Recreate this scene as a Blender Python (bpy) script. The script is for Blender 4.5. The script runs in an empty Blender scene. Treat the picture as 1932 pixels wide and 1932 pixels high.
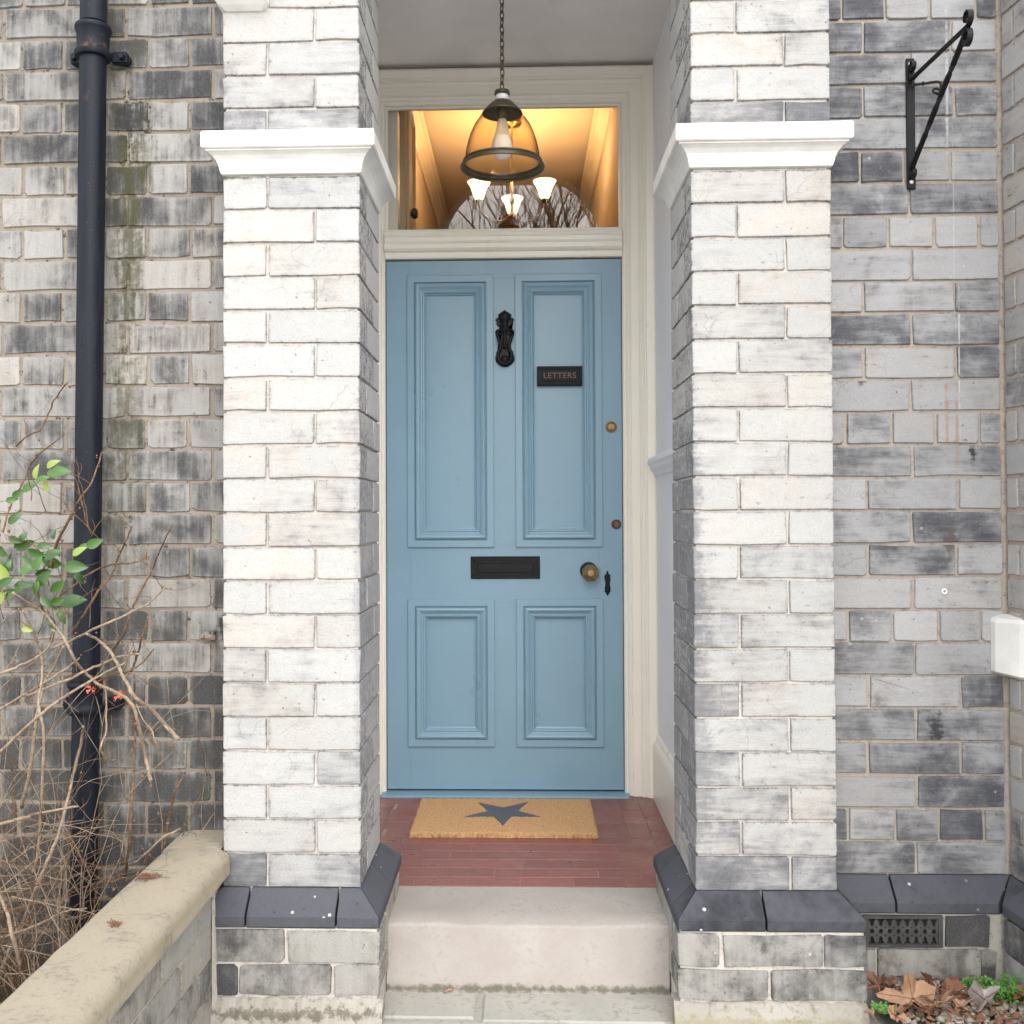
import bpy, math, random
import numpy as np
from mathutils import Vector, Matrix
random.seed(7)
rad = math.radians
SC = bpy.context.scene
COL = SC.collection

# ------------------------------------------------------------------ camera
CAM = dict(yaw=.0302, pitch=.01515, roll=-.00398, f=1890.66, px=927.66, py=944.1, cy=-2.4704, cz=1.2039)   # measured on a 1932 px wide view
def cam_axes():
    y, p, r = CAM['yaw'], CAM['pitch'], CAM['roll']
    f = np.array([-math.sin(y)*math.cos(p), math.cos(y)*math.cos(p), math.sin(p)])
    rt = np.array([math.cos(y), math.sin(y), 0.]); u = np.cross(rt, f)
    c, s = math.cos(r), math.sin(r)
    return c*rt+s*u, -s*rt+c*u, f
RT, UP, FW = cam_axes()
def at(px, py, X=None, Y=None, Z=None):
    """world point of a photograph pixel (1932 px scale) on a known plane of the place"""
    d = RT*((px-CAM['px'])/CAM['f']) - UP*((py-CAM['py'])/CAM['f']) + FW
    o = np.array([0, CAM['cy'], CAM['cz']])
    t = (Y-o[1])/d[1] if Y is not None else (X-o[0])/d[0] if X is not None else (Z-o[2])/d[2]
    return o+t*d
cd = bpy.data.cameras.new('camera'); cam = bpy.data.objects.new('camera', cd); COL.objects.link(cam)
M = Matrix(((RT[0], UP[0], -FW[0], 0), (RT[1], UP[1], -FW[1], CAM['cy']), (RT[2], UP[2], -FW[2], CAM['cz']), (0, 0, 0, 1)))
cam.matrix_world = M
cd.sensor_width = 36; cd.lens = 36*CAM['f']/1932
cd.shift_x = (966-CAM['px'])/1932; cd.shift_y = (CAM['py']-966)/1932
cd.clip_start = .05; cd.clip_end = 400
SC.camera = cam

# ------------------------------------------------------------------ world, sun, exposure
SUN_EL, SUN_AZ = rad(38), rad(166)
w = bpy.data.worlds.new('World'); SC.world = w; w.use_nodes = True
nt = w.node_tree; nt.nodes.clear()
sky = nt.nodes.new('ShaderNodeTexSky'); sky.sky_type = 'NISHITA'; sky.sun_disc = False
sky.sun_elevation = SUN_EL; sky.sun_rotation = SUN_AZ; sky.dust_density = 4; sky.air_density = 1.2; sky.ozone_density = 1
hs = nt.nodes.new('ShaderNodeHueSaturation'); hs.inputs['Saturation'].default_value = .3; hs.inputs['Value'].default_value = 3.0
gm = nt.nodes.new('ShaderNodeGamma'); gm.inputs['Gamma'].default_value = .45     # overcast: evens the clear sky out
bg = nt.nodes.new('ShaderNodeBackground'); bg.inputs['Strength'].default_value = .15
wo = nt.nodes.new('ShaderNodeOutputWorld')
nt.links.new(sky.outputs[0], gm.inputs['Color']); nt.links.new(gm.outputs[0], hs.inputs['Color']); nt.links.new(hs.outputs[0], bg.inputs['Color']); nt.links.new(bg.outputs[0], wo.inputs['Surface'])
sl = bpy.data.lights.new('sun', 'SUN'); sl.energy = .6; sl.angle = rad(60); sl.color = (1, .985, .96)
so = bpy.data.objects.new('sun', sl); COL.objects.link(so)
sdir = Vector((math.cos(SUN_EL)*math.sin(SUN_AZ), math.cos(SUN_EL)*math.cos(SUN_AZ), math.sin(SUN_EL)))
so.rotation_euler = sdir.to_track_quat('Z', 'Y').to_euler(); so.location = (-4, -8, 10)
SC.view_settings.view_transform = 'Standard'; SC.view_settings.look = 'None'
SC.view_settings.gamma = 1; SC.view_settings.exposure = 1.38
SC.cycles.max_bounces = 10; SC.cycles.diffuse_bounces = 6; SC.cycles.transparent_max_bounces = 12
SC.cycles.use_denoising = True

# ------------------------------------------------------------------ shader helper
class G:
    def __init__(s, name):
        s.m = bpy.data.materials.new(name); s.m.use_nodes = True; s.t = s.m.node_tree; s.t.nodes.clear()
        s.out = s.t.nodes.new('ShaderNodeOutputMaterial')
    def n(s, k): return s.t.nodes.new('ShaderNode'+k)
    def put(s, sock, v):
        if isinstance(v, bpy.types.NodeSocket): s.t.links.new(v, sock)
        elif v is not None:
            if hasattr(sock.default_value, '__len__') and not hasattr(v, '__len__'): v = [v]*len(sock.default_value)
            if hasattr(v, '__len__') and len(v) == 3 and len(sock.default_value) == 4: v = (*v, 1)
            sock.default_value = v
    def pos(s): return s.n('NewGeometry').outputs['Position']
    def nor(s): return s.n('NewGeometry').outputs['Normal']
    def gen(s): return s.n('TexCoord').outputs['Generated']
    def oi(s, k): return s.n('ObjectInfo').outputs[k]
    def ma(s, op, a, b=None, c=None, clamp=False):
        n = s.n('Math'); n.operation = op; n.use_clamp = clamp
        s.put(n.inputs[0], a); s.put(n.inputs[1], b); s.put(n.inputs[2], c); return n.outputs[0]
    def vm(s, op, a, b=None, sc=None):
        n = s.n('VectorMath'); n.operation = op; s.put(n.inputs[0], a); s.put(n.inputs[1], b)
        if sc is not None: s.put(n.inputs['Scale'], sc)
        return n.outputs[0]
    def noise(s, v, scale, detail=4, rough=.6, dist=0):
        n = s.n('TexNoise'); s.put(n.inputs['Vector'], v); n.inputs['Scale'].default_value = scale
        n.inputs['Detail'].default_value = detail; n.inputs['Roughness'].default_value = rough; n.inputs['Distortion'].default_value = dist
        return n.outputs[0]
    def voro(s, v, scale, feature='F1', out='Distance'):
        n = s.n('TexVoronoi'); n.feature = feature; s.put(n.inputs['Vector'], v); n.inputs['Scale'].default_value = scale; return n.outputs[out]
    def ss(s, x, a, b, lo=0., hi=1.):
        n = s.n('MapRange'); n.interpolation_type = 'SMOOTHSTEP'
        s.put(n.inputs[0], x); s.put(n.inputs[1], a); s.put(n.inputs[2], b); s.put(n.inputs[3], lo); s.put(n.inputs[4], hi); return n.outputs[0]
    def mix(s, f, a, b, mode='MIX'):
        n = s.n('Mix'); n.data_type = 'RGBA'; n.blend_type = mode
        s.put(n.inputs[0], f); s.put(n.inputs[6], a); s.put(n.inputs[7], b); return n.outputs[2]
    def sep(s, v):
        n = s.n('SeparateXYZ'); s.put(n.inputs[0], v); return n.outputs
    def rgb(s, c):
        n = s.n('SeparateColor'); s.put(n.inputs[0], c); return n.outputs
    def bump(s, h, strength=.3, dist=.003):
        n = s.n('Bump'); s.put(n.inputs['Height'], h); n.inputs['Strength'].default_value = strength; n.inputs['Distance'].default_value = dist
        return n.outputs[0]
    def bsdf(s, col, rough=.7, metal=0, bump=None, spec=.5, **kw):
        n = s.n('BsdfPrincipled'); s.put(n.inputs['Base Color'], col); s.put(n.inputs['Roughness'], rough); s.put(n.inputs['Metallic'], metal)
        n.inputs['Specular IOR Level'].default_value = spec
        if bump is not None: s.put(n.inputs['Normal'], bump)
        for k, v in kw.items(): s.put(n.inputs[k.replace('_', ' ')], v)
        s.t.links.new(n.outputs[0], s.out.inputs[0]); return n

def stain_mask(g, p, xc, zc, sx, sz, n):
    """a soft patch round a point of the facade, broken up by noise"""
    x, y, z = g.sep(p)[:3]
    a = g.ma('DIVIDE', g.ma('SUBTRACT', x, xc), sx); b = g.ma('DIVIDE', g.ma('SUBTRACT', z, zc), sz)
    d = g.ma('ADD', g.ma('MULTIPLY', a, a), g.ma('MULTIPLY', b, b))
    e = g.ma('EXPONENT', g.ma('MULTIPLY', d, -1.))
    return g.ss(g.ma('ADD', e, g.ma('MULTIPLY', g.ma('SUBTRACT', n, .5), 3.4)), .30, .95)

def brick_mat(name, light, dark, edge=.0, streak=.25, stains=(), speck=1., warmcol=(.58, .43, .27), lichen=0., rimk=.5, horiz=False):
    g = G(name); p = g.pos(); r = g.oi('Random'); c = g.rgb(g.oi('Color')); A = g.oi('Alpha')
    o = g.vm('ADD', p, g.vm('SCALE', (37., 23., 51.), None, r))
    n1 = g.noise(o, 9, 4, .6, .4); n2 = g.noise(o, 48, 5, .72, .2); n3 = g.noise(o, 210, 3, .65)
    st = g.noise(g.vm('MULTIPLY', o, (9, 9, 70) if horiz else (62, 62, 5)), 1, 4, .65)
    m = g.ma('ADD', g.ma('ADD', g.ma('MULTIPLY', n1, .70-streak*.5), g.ma('MULTIPLY', n2, .3-streak*.5)), g.ma('MULTIPLY', st, streak))
    gv = g.sep(g.gen())
    eu = g.ma('POWER', g.ma('ABSOLUTE', g.ma('MULTIPLY', g.ma('SUBTRACT', gv[0], .5), 2)), 14)
    ev = g.ma('POWER', g.ma('ABSOLUTE', g.ma('MULTIPLY', g.ma('SUBTRACT', gv[2], .5), 2)), 7)
    ed = g.ma('MAXIMUM', eu, ev)
    m = g.ma('SUBTRACT', m, g.ma('MULTIPLY', ed, edge))
    big = g.noise(p, 1.6, 3, .55); stw = g.noise(g.vm('MULTIPLY', p, (5, 5, 46) if horiz else (48, 48, 2.2)), 1, 4, .65)
    m = g.ma('ADD', m, g.ma('ADD', g.ma('MULTIPLY', g.ma('SUBTRACT', big, .5), .30), g.ma('MULTIPLY', g.ma('SUBTRACT', stw, .5), streak*.7)))
    lev = g.ma('MULTIPLY', c[0], .44)
    t1 = g.ma('SUBTRACT', .58, lev); t2 = g.ma('SUBTRACT', .72, lev)
    m1 = g.ss(m, t1, g.ma('ADD', t1, .30)); m2 = g.ss(m, t2, g.ma('ADD', t2, .24))
    grit = g.ss(n3, .30, .60, .80, 1.)
    col = g.mix(n1, [q*.88 for q in light], [min(1, q*1.06) for q in light])
    col = g.mix(g.ma('MULTIPLY', c[1], g.ss(n1, .35, .65)), col, warmcol)
    mid = [.42*a+.58*b for a, b in zip(light, dark)]
    col = g.mix(g.ma('MULTIPLY', g.ma('MULTIPLY', m1, grit), .85), col, mid)
    col = g.mix(g.ma('MULTIPLY', g.ma('MULTIPLY', m2, grit), .9), col, g.mix(n2, [q*.7 for q in dark], [q*1.4 for q in dark]))
    rim = g.ma('MULTIPLY', g.ma('MAXIMUM', g.ma('POWER', eu, 1.6), g.ma('POWER', ev, 1.6)), g.ss(g.ma('ADD', n2, g.ma('MULTIPLY', g.ma('SUBTRACT', n3, .5), .8)), .43, .64))
    col = g.mix(g.ma('MULTIPLY', rim, rimk), col, [q*.8+.02 for q in dark])
    col = g.mix(1., col, g.ma('ADD', 1., g.ma('ADD', g.ma('MULTIPLY', g.ma('SUBTRACT', n3, .5), .42), g.ma('MULTIPLY', g.ma('SUBTRACT', n2, .5), .30))), 'MULTIPLY')
    sp = g.ma('MULTIPLY', g.ss(n3, .60, .68), g.ma('MULTIPLY', g.ss(n2, .42, .6), speck))
    col = g.mix(g.ma('MULTIPLY', sp, g.ma('ADD', .2, g.ma('MULTIPLY', c[0], .6))), col, [q*.8 for q in dark])
    pv_ = g.voro(o, 34); pit = g.ma('MULTIPLY', g.ss(g.ma('ADD', pv_, g.ma('MULTIPLY', g.ma('SUBTRACT', n3, .5), .35)), .12, .04), g.ss(g.noise(o, 14, 2), .44, .62))
    col = g.mix(g.ma('MULTIPLY', pit, .55*speck), col, [q*.7 for q in dark])
    cr = g.ma('MULTIPLY', g.ss(g.voro(g.vm('ADD', o, g.vm('SCALE', (1., 1., 1.), None, g.ma('MULTIPLY', n2, .03))), 16, 'DISTANCE_TO_EDGE'), .02, .004), g.ss(g.noise(o, 6, 2), .55, .66))
    col = g.mix(g.ma('MULTIPLY', cr, .32), col, [q*.8 for q in dark])
    if lichen:
        lv = g.voro(o, 24); ls = g.ma('MULTIPLY', g.ss(lv, .13, .07), g.ss(g.noise(o, 8, 2), .5, .62))
        col = g.mix(g.ma('MULTIPLY', ls, lichen), col, (.62, .6, .54))
    ol = g.ma('MULTIPLY', c[2], g.ss(g.ma('ADD', g.ma('MULTIPLY', n2, .5), g.ma('MULTIPLY', st, .5)), .40, .6))
    col = g.mix(ol, col, (.085, .08, .025))
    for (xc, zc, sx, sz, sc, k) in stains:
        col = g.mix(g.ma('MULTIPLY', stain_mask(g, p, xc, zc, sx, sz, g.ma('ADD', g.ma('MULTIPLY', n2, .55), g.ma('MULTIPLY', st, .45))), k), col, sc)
    col = g.mix(1., col, A, 'MULTIPLY')
    h = g.ma('SUBTRACT', g.ma('ADD', g.ma('MULTIPLY', n2, .8), g.ma('MULTIPLY', n3, .6)), g.ma('ADD', g.ma('MULTIPLY', pit, .5), g.ma('MULTIPLY', rim, .4)))
    g.bsdf(col, .86, bump=g.bump(h, .55, .004), spec=.3); return g.m

def mortar_mat(name, col, col2, stains=()):
    g = G(name); p = g.pos(); n = g.noise(p, 55, 5, .7); n1 = g.noise(p, 4, 3)
    c = g.mix(g.ss(n1, .35, .65), col, col2); c = g.mix(g.ma('MULTIPLY', g.ss(n, .5, .68), .55), c, [q*.4 for q in col])
    for (xc, zc, sx, sz, sc, k) in stains:
        c = g.mix(g.ma('MULTIPLY', stain_mask(g, p, xc, zc, sx, sz, n), k), c, sc)
    g.bsdf(c, .95, bump=g.bump(g.noise(p, 160, 3, .7), .6, .004), spec=.2); return g.m

def paint_mat(name, col, rough=.45, wear=.04, scale=6, bump=.08, spec=.5):
    g = G(name); p = g.pos(); n = g.noise(p, scale, 4, .6); n2 = g.noise(p, 90, 3, .6)
    c = g.mix(g.ss(n, .35, .7), [q*(1-wear) for q in col], [min(1, q*(1+wear)) for q in col])
    g.bsdf(c, g.ss(n, .3, .7, rough*.85, min(1, rough*1.15)), bump=g.bump(g.ma('ADD', n2, g.ma('MULTIPLY', n, .6)), bump, .002), spec=spec); return g.m

MAT = {}
MAT['pillar_left'] = brick_mat('white_brick', (.438, .434, .426), (.088, .09, .104), streak=.26, horiz=True, rimk=.95,
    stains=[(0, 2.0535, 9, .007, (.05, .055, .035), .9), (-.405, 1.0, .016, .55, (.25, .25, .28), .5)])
MAT['pillar_right'] = brick_mat('white_brick_sooty', (.438, .434, .426), (.088, .09, .104), streak=.26, horiz=True, rimk=.95,
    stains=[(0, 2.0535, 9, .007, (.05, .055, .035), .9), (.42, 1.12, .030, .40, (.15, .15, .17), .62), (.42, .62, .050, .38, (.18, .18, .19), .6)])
MOSS = (.055, .055, .02)
LEFT_STAIN_SHADE = [(-1.03, 1.95, .042, .36, MOSS, .72), (-1.035, 1.45, .045, .22, MOSS, .45), (-1.02, 2.26, .06, .07, (.03, .03, .03), .8), (-.995, 2.17, .03, .1, MOSS, .6), (-.775, .915, .030, .038, (.02, .02, .022), .95)]  # last patch: shade of a broken brick hole put into the colour
MAT['wall_left'] = brick_mat('stock_brick_streaked', (.325, .317, .305), (.030, .031, .036), edge=.12, streak=.30, stains=LEFT_STAIN_SHADE, lichen=.2)
RIGHTST = [(1.094, 2.30, .0045, .22, (.55, .57, .6), .55), (1.118, 1.62, .0022, .2, (.6, .62, .64), .5), (1.108, 1.95, .0022, .25, (.5, .52, .54), .4),
           (1.05, .66, .025, .05, (.03, .03, .035), .9), (1.085, 1.45, .006, .12, (.32, .2, .12), .6), (1.11, 1.42, .005, .14, (.32, .2, .12), .6),
           (1.15, 1.355, .012, .025, (.02, .02, .025), .9), (1.09, 1.13, .02, .05, (.1, .08, .07), .8), (.87, 1.54, .012, .012, (.05, .05, .05), .7)]
MAT['wall_right'] = brick_mat('stock_brick_grey', (.365, .365, .372), (.048, .051, .063), edge=.07, streak=.24, horiz=True, stains=RIGHTST, lichen=.35)
MAT['plinth'] = brick_mat('blue_black_brick', (.085, .088, .104), (.02, .021, .026), streak=.1, lichen=.9)
MAT['plinth_pale'] = brick_mat('plinth_brick', (.37, .36, .34), (.034, .034, .040), streak=.12, lichen=.8, rimk=.7)
MAT['mortar_white'] = mortar_mat('pink_mortar', (.50, .45, .41), (.58, .54, .50))
MAT['mortar_left'] = mortar_mat('brown_mortar', (.22, .185, .15), (.29, .25, .205), stains=LEFT_STAIN_SHADE)
MAT['mortar_right'] = mortar_mat('orange_mortar', (.40, .335, .285), (.38, .34, .30))
MAT['mortar_pale'] = mortar_mat('pale_mortar', (.40, .375, .335), (.34, .32, .28), stains=[(-.58, .01, .4, .015, (.07, .05, .025), .6), (.5, .0, .5, .02, (.3, .27, .14), .5)])
MAT['white_paint'] = paint_mat('white_masonry_paint', (.68, .672, .645), .6, .10, 7, .4)
MAT['cream_paint'] = paint_mat('cream_gloss_paint', (.79, .755, .67), .32, .012, 5, .025)
MAT['lilac_plaster'] = paint_mat('lilac_white_plaster', (.79, .79, .82), .6, .03, 3, .1)
MAT['ceiling_plaster'] = paint_mat('ceiling_plaster', (.74, .71, .69), .85, .06, 3, .15)
MAT['hall_wall'] = paint_mat('hall_wall_paint', (.60, .49, .37), .7, .02)
MAT['hall_trim'] = paint_mat('hall_trim_paint', (.68, .57, .42), .5, .02)
MAT['blue_paint'] = paint_mat('blue_door_paint', (.198, .322, .412), .32, .02, 5, .04)
MAT['black_iron'] = paint_mat('black_painted_iron', (.007, .007, .009), .5, .2, 20, .4, .25)
MAT['vent_iron'] = paint_mat('weathered_iron', (.055, .052, .052), .75, .3, 40, .5)

def pipe_mat():
    g = G('pipe_black_paint'); p = g.pos(); n = g.noise(p, 14, 4, .6); s = g.noise(g.vm('MULTIPLY', p, (60, 60, 6)), 1, 4, .65); f = g.noise(p, 300, 3, .7)
    c = g.mix(g.ss(s, .35, .7), (.006, .008, .0135), (.011, .0145, .023))
    c = g.mix(g.ma('MULTIPLY', g.ss(f, .66, .72), .6), c, (.2, .2, .2))
    z = g.sep(p)[2]
    ru = g.ma('MULTIPLY', g.ss(n, .62, .69), g.ss(z, 2.2, 2.4, .0, .9))
    c = g.mix(g.ma('MULTIPLY', ru, .7), c, (.13, .05, .02))
    g.bsdf(c, g.ss(s, .3, .7, .38, .55), bump=g.bump(n, .12, .003), spec=.2); return g.m
MAT['pipe_paint'] = pipe_mat()

def brass_mat():
    g = G('aged_brass'); p = g.pos(); n = g.noise(p, 60, 4, .6)
    g.bsdf(g.mix(n, (.20, .13, .06), (.42, .30, .15)), g.ss(n, .3, .7, .28, .5), metal=.9); return g.m
MAT['brass'] = brass_mat()
def bronze_mat():
    g = G('dark_bronze'); n = g.noise(g.pos(), 40, 4)
    g.bsdf(g.mix(n, (.055, .048, .032), (.15, .128, .085)), .42, metal=.6); return g.m
MAT['bronze'] = bronze_mat()
def glass_mat(name, tint, extra=0., rough=.0, ior=1.5):
    g = G(name); fr = g.n('Fresnel'); fr.inputs[0].default_value = ior
    t = g.n('BsdfTransparent'); t.inputs[0].default_value = (*tint, 1); gl = g.n('BsdfGlossy'); gl.inputs['Roughness'].default_value = rough
    m = g.n('MixShader'); f = g.ma('ADD', fr.outputs[0], extra, clamp=True)
    g.t.links.new(f, m.inputs[0]); g.t.links.new(t.outputs[0], m.inputs[1]); g.t.links.new(gl.outputs[0], m.inputs[2]); g.t.links.new(m.outputs[0], g.out.inputs[0]); return g.m
MAT['pane_glass'] = glass_mat('window_glass', (.97, .98, .97), .0, .0, 1.52)
def smoked_mat():
    g = G('smoked_glass'); lw = g.n('LayerWeight'); lw.inputs[0].default_value = .35
    t = g.n('BsdfTransparent'); g.put(t.inputs[0], g.mix(g.ss(lw.outputs[1], .25, .95), (.88, .81, .66), (.12, .10, .07)))
    gl = g.n('BsdfGlossy'); gl.inputs['Roughness'].default_value = .08
    m = g.n('MixShader'); m.inputs[0].default_value = .045
    g.t.links.new(t.outputs[0], m.inputs[1]); g.t.links.new(gl.outputs[0], m.inputs[2]); g.t.links.new(m.outputs[0], g.out.inputs[0]); return g.m
MAT['smoked_glass'] = smoked_mat()
MAT['bulb_glass'] = None
def bulb_mat():
    g = G('bulb_glass'); lw = g.n('LayerWeight'); lw.inputs[0].default_value = .4
    t = g.n('BsdfTransparent'); t.inputs[0].default_value = (.95, .95, .97, 1)
    d = g.n('BsdfPrincipled'); d.inputs['Base Color'].default_value = (.8, .78, .82, 1); d.inputs['Roughness'].default_value = .15
    m = g.n('MixShader'); f = g.ss(lw.outputs[1], .0, .8, .55, .85)
    g.t.links.new(f, m.inputs[0]); g.t.links.new(t.outputs[0], m.inputs[1]); g.t.links.new(d.outputs[0], m.inputs[2]); g.t.links.new(m.outputs[0], g.out.inputs[0]); return g.m
MAT['bulb_glass'] = bulb_mat()
def emit_mat(name, col, k):
    g = G(name); n = g.bsdf((.85, .8, .7), .4); n.inputs['Emission Color'].default_value = (*col, 1); n.inputs['Emission Strength'].default_value = k; return g.m
MAT['lit_glass'] = emit_mat('lit_shade_glass', (1, .70, .34), 1.25)

def tile_mat():
    g = G('red_quarry_tile'); p = g.pos(); r = g.oi('Random'); n = g.noise(p, 9, 5, .65); n2 = g.noise(g.vm('MULTIPLY', p, (14, 50, 10)), 1, 4, .65); n3 = g.noise(p, 160, 3)
    c = g.mix(r, (.185, .068, .051), (.26, .094, .072)); c = g.mix(g.ma('MULTIPLY', g.ss(n, .3, .7), .5), c, (.25, .095, .085))
    c = g.mix(g.ma('MULTIPLY', g.ss(n2, .56, .78), .28), c, (.42, .28, .25)); c = g.mix(g.ma('MULTIPLY', g.ss(n3, .6, .75), .3), c, (.1, .04, .035))
    g.bsdf(c, g.ss(n, .3, .7, .26, .5), bump=g.bump(n3, .12, .002)); return g.m
MAT['tile'] = tile_mat()
MAT['grout'] = mortar_mat('tile_grout', (.34, .23, .20), (.40, .29, .25))
def coir_mat():
    g = G('coir'); p = g.pos(); n = g.noise(p, 260, 3, .8); n1 = g.noise(p, 12, 3)
    c = g.mix(g.ss(n, .3, .7), (.40, .225, .10), (.80, .51, .28)); c = g.mix(g.ma('MULTIPLY', n1, .3), c, (.64, .38, .17))
    g.bsdf(c, .95, bump=g.bump(n, .9, .006), spec=.1); return g.m
MAT['coir'] = coir_mat()
def star_mat():
    g = G('grey_printed_coir'); n = g.noise(g.pos(), 260, 3, .8)
    g.bsdf(g.mix(n, (.085, .095, .112), (.19, .21, .245)), .95, bump=g.bump(n, .9, .006), spec=.1); return g.m
MAT['star'] = star_mat()
def stone_mat(name, a, b, d, sc=1., stains=(), dk=.5, moss=0., zmoss=None, mk=.8):
    g = G(name); p = g.pos(); o = g.vm('ADD', p, g.vm('SCALE', (11., 17., 5.), None, g.oi('Random')))
    n = g.noise(o, 5*sc, 5, .65); n2 = g.noise(o, 40*sc, 5, .7); n3 = g.noise(o, 220, 3, .7)
    c = g.mix(g.ss(n, .32, .68), a, b); c = g.mix(g.ma('MULTIPLY', g.ss(g.ma('ADD', g.ma('MULTIPLY', n, .5), g.ma('MULTIPLY', n2, .5)), .5, .66), dk), c, d)
    c = g.mix(g.ma('MULTIPLY', g.ss(n3, .58, .7), .35), c, d)
    if moss: c = g.mix(g.ma('MULTIPLY', g.ss(n2, .5, .7), moss), c, (.12, .12, .05))
    if zmoss is not None:
        z = g.sep(p)[2]; mm = g.ss(g.ma('ADD', g.ma('ABSOLUTE', g.ma('SUBTRACT', z, zmoss[0])), g.ma('MULTIPLY', g.ma('SUBTRACT', n2, .5), zmoss[1]*3)), zmoss[1], 0)
        c = g.mix(g.ma('MULTIPLY', mm, mk), c, zmoss[2])
    for (xc, zc, sx, sz, sc_, k) in stains: c = g.mix(g.ma('MULTIPLY', stain_mask(g, p, xc, zc, sx, sz, n2), k), c, sc_)
    g.bsdf(c, .88, bump=g.bump(g.ma('ADD', n2, g.ma('MULTIPLY', n3, .6)), .35, .004), spec=.25); return g.m
MAT['step_stone'] = stone_mat('step_stone', (.33, .295, .27), (.39, .36, .33), (.19, .16, .13), 1.1, zmoss=(-.004, .016, (.06, .06, .03)), dk=.42, mk=.7)
MAT['flag_stone'] = stone_mat('flagstone', (.35, .345, .31), (.42, .405, .37), (.22, .20, .15), 1.2, moss=.12, dk=.55)
MAT['coping_stone'] = stone_mat('sandstone_coping', (.36, .31, .235), (.33, .29, .23), (.16, .14, .11), 1.8, dk=.5, moss=.06, zmoss=(.352, .012, (.26, .235, .10)), mk=.35)
MAT['gravel'] = stone_mat('gravel_stones', (.30, .25, .19), (.46, .42, .36), (.16, .12, .09), 3.)
MAT['soil'] = stone_mat('soil', (.05, .038, .025), (.08, .06, .04), (.02, .016, .012), 3.)
MAT['garden'] = stone_mat('pale_bounce_ground', (.52, .51, .49), (.60, .58, .55), (.4, .39, .37), .3)  # unseen ground kept pale so that it bounces light into the porch
def wood_mat(name, a, b, sc=75.):
    g = G(name); p = g.pos(); r = g.oi('Random'); n = g.noise(g.vm('ADD', p, g.vm('SCALE', (9., 9., 9.), None, r)), sc, 4, .7)
    g.bsdf(g.mix(g.ss(n, .3, .7), a, b), .8, bump=g.bump(n, .3, .002), spec=.2); return g.m
MAT['twig'] = wood_mat('brown_twig', (.085, .048, .028), (.22, .135, .08))
MAT['twig_pale'] = wood_mat('pale_twig', (.22, .155, .105), (.37, .29, .215))
MAT['bark'] = wood_mat('bark', (.05, .04, .03), (.12, .1, .08), 8.)
def leaf_mat(name, a, b, rough=.35, trans=.15):
    g = G(name); p = g.pos(); r = g.oi('Random'); n = g.noise(p, 60, 3)
    c = g.mix(g.ma('MULTIPLY', g.ma('ADD', n, r), .5), a, b); g.bsdf(c, rough, spec=.5, Subsurface_Weight=0.); return g.m
MAT['leaf'] = leaf_mat('green_leaf', (.012, .045, .010), (.075, .165, .03), .24)
MAT['leaf_yellow'] = leaf_mat('yellow_green_leaf', (.16, .23, .04), (.30, .34, .07))
MAT['weed'] = leaf_mat('weed_leaf', (.05, .16, .02), (.14, .32, .05), .5)
MAT['red_leaf'] = leaf_mat('red_leaf', (.5, .07, .04), (.65, .16, .1), .5)
def dry_mat(name, a, b):
    g = G(name); p = g.pos(); n = g.noise(p, 25, 4, .6); n2 = g.noise(p, 120, 3, .6)
    c = g.mix(g.ss(n, .35, .65), a, b); c = g.mix(g.ma('MULTIPLY', g.ss(n2, .55, .7), .5), c, [q*.4 for q in a]); g.bsdf(c, .7, bump=g.bump(n2, .4, .003)); return g.m
MAT['dry_tan'] = dry_mat('tan_dry_leaf', (.30, .165, .095), (.40, .24, .15))
MAT['dry_brown'] = dry_mat('brown_dry_leaf', (.14, .06, .035), (.24, .11, .06))
MAT['dry_grey'] = dry_mat('grey_dry_leaf', (.27, .22, .20), (.40, .35, .33))
MAT['plastic'] = paint_mat('white_plastic', (.75, .75, .75), .4)
MAT['hole_shade'] = paint_mat('painted_hole_shade', (.006, .006, .006), .9)  # near-black that stands in for shade inside the vent slots and keyhole
MAT['house'] = paint_mat('render_wall', (.35, .3, .26), .9)

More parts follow.
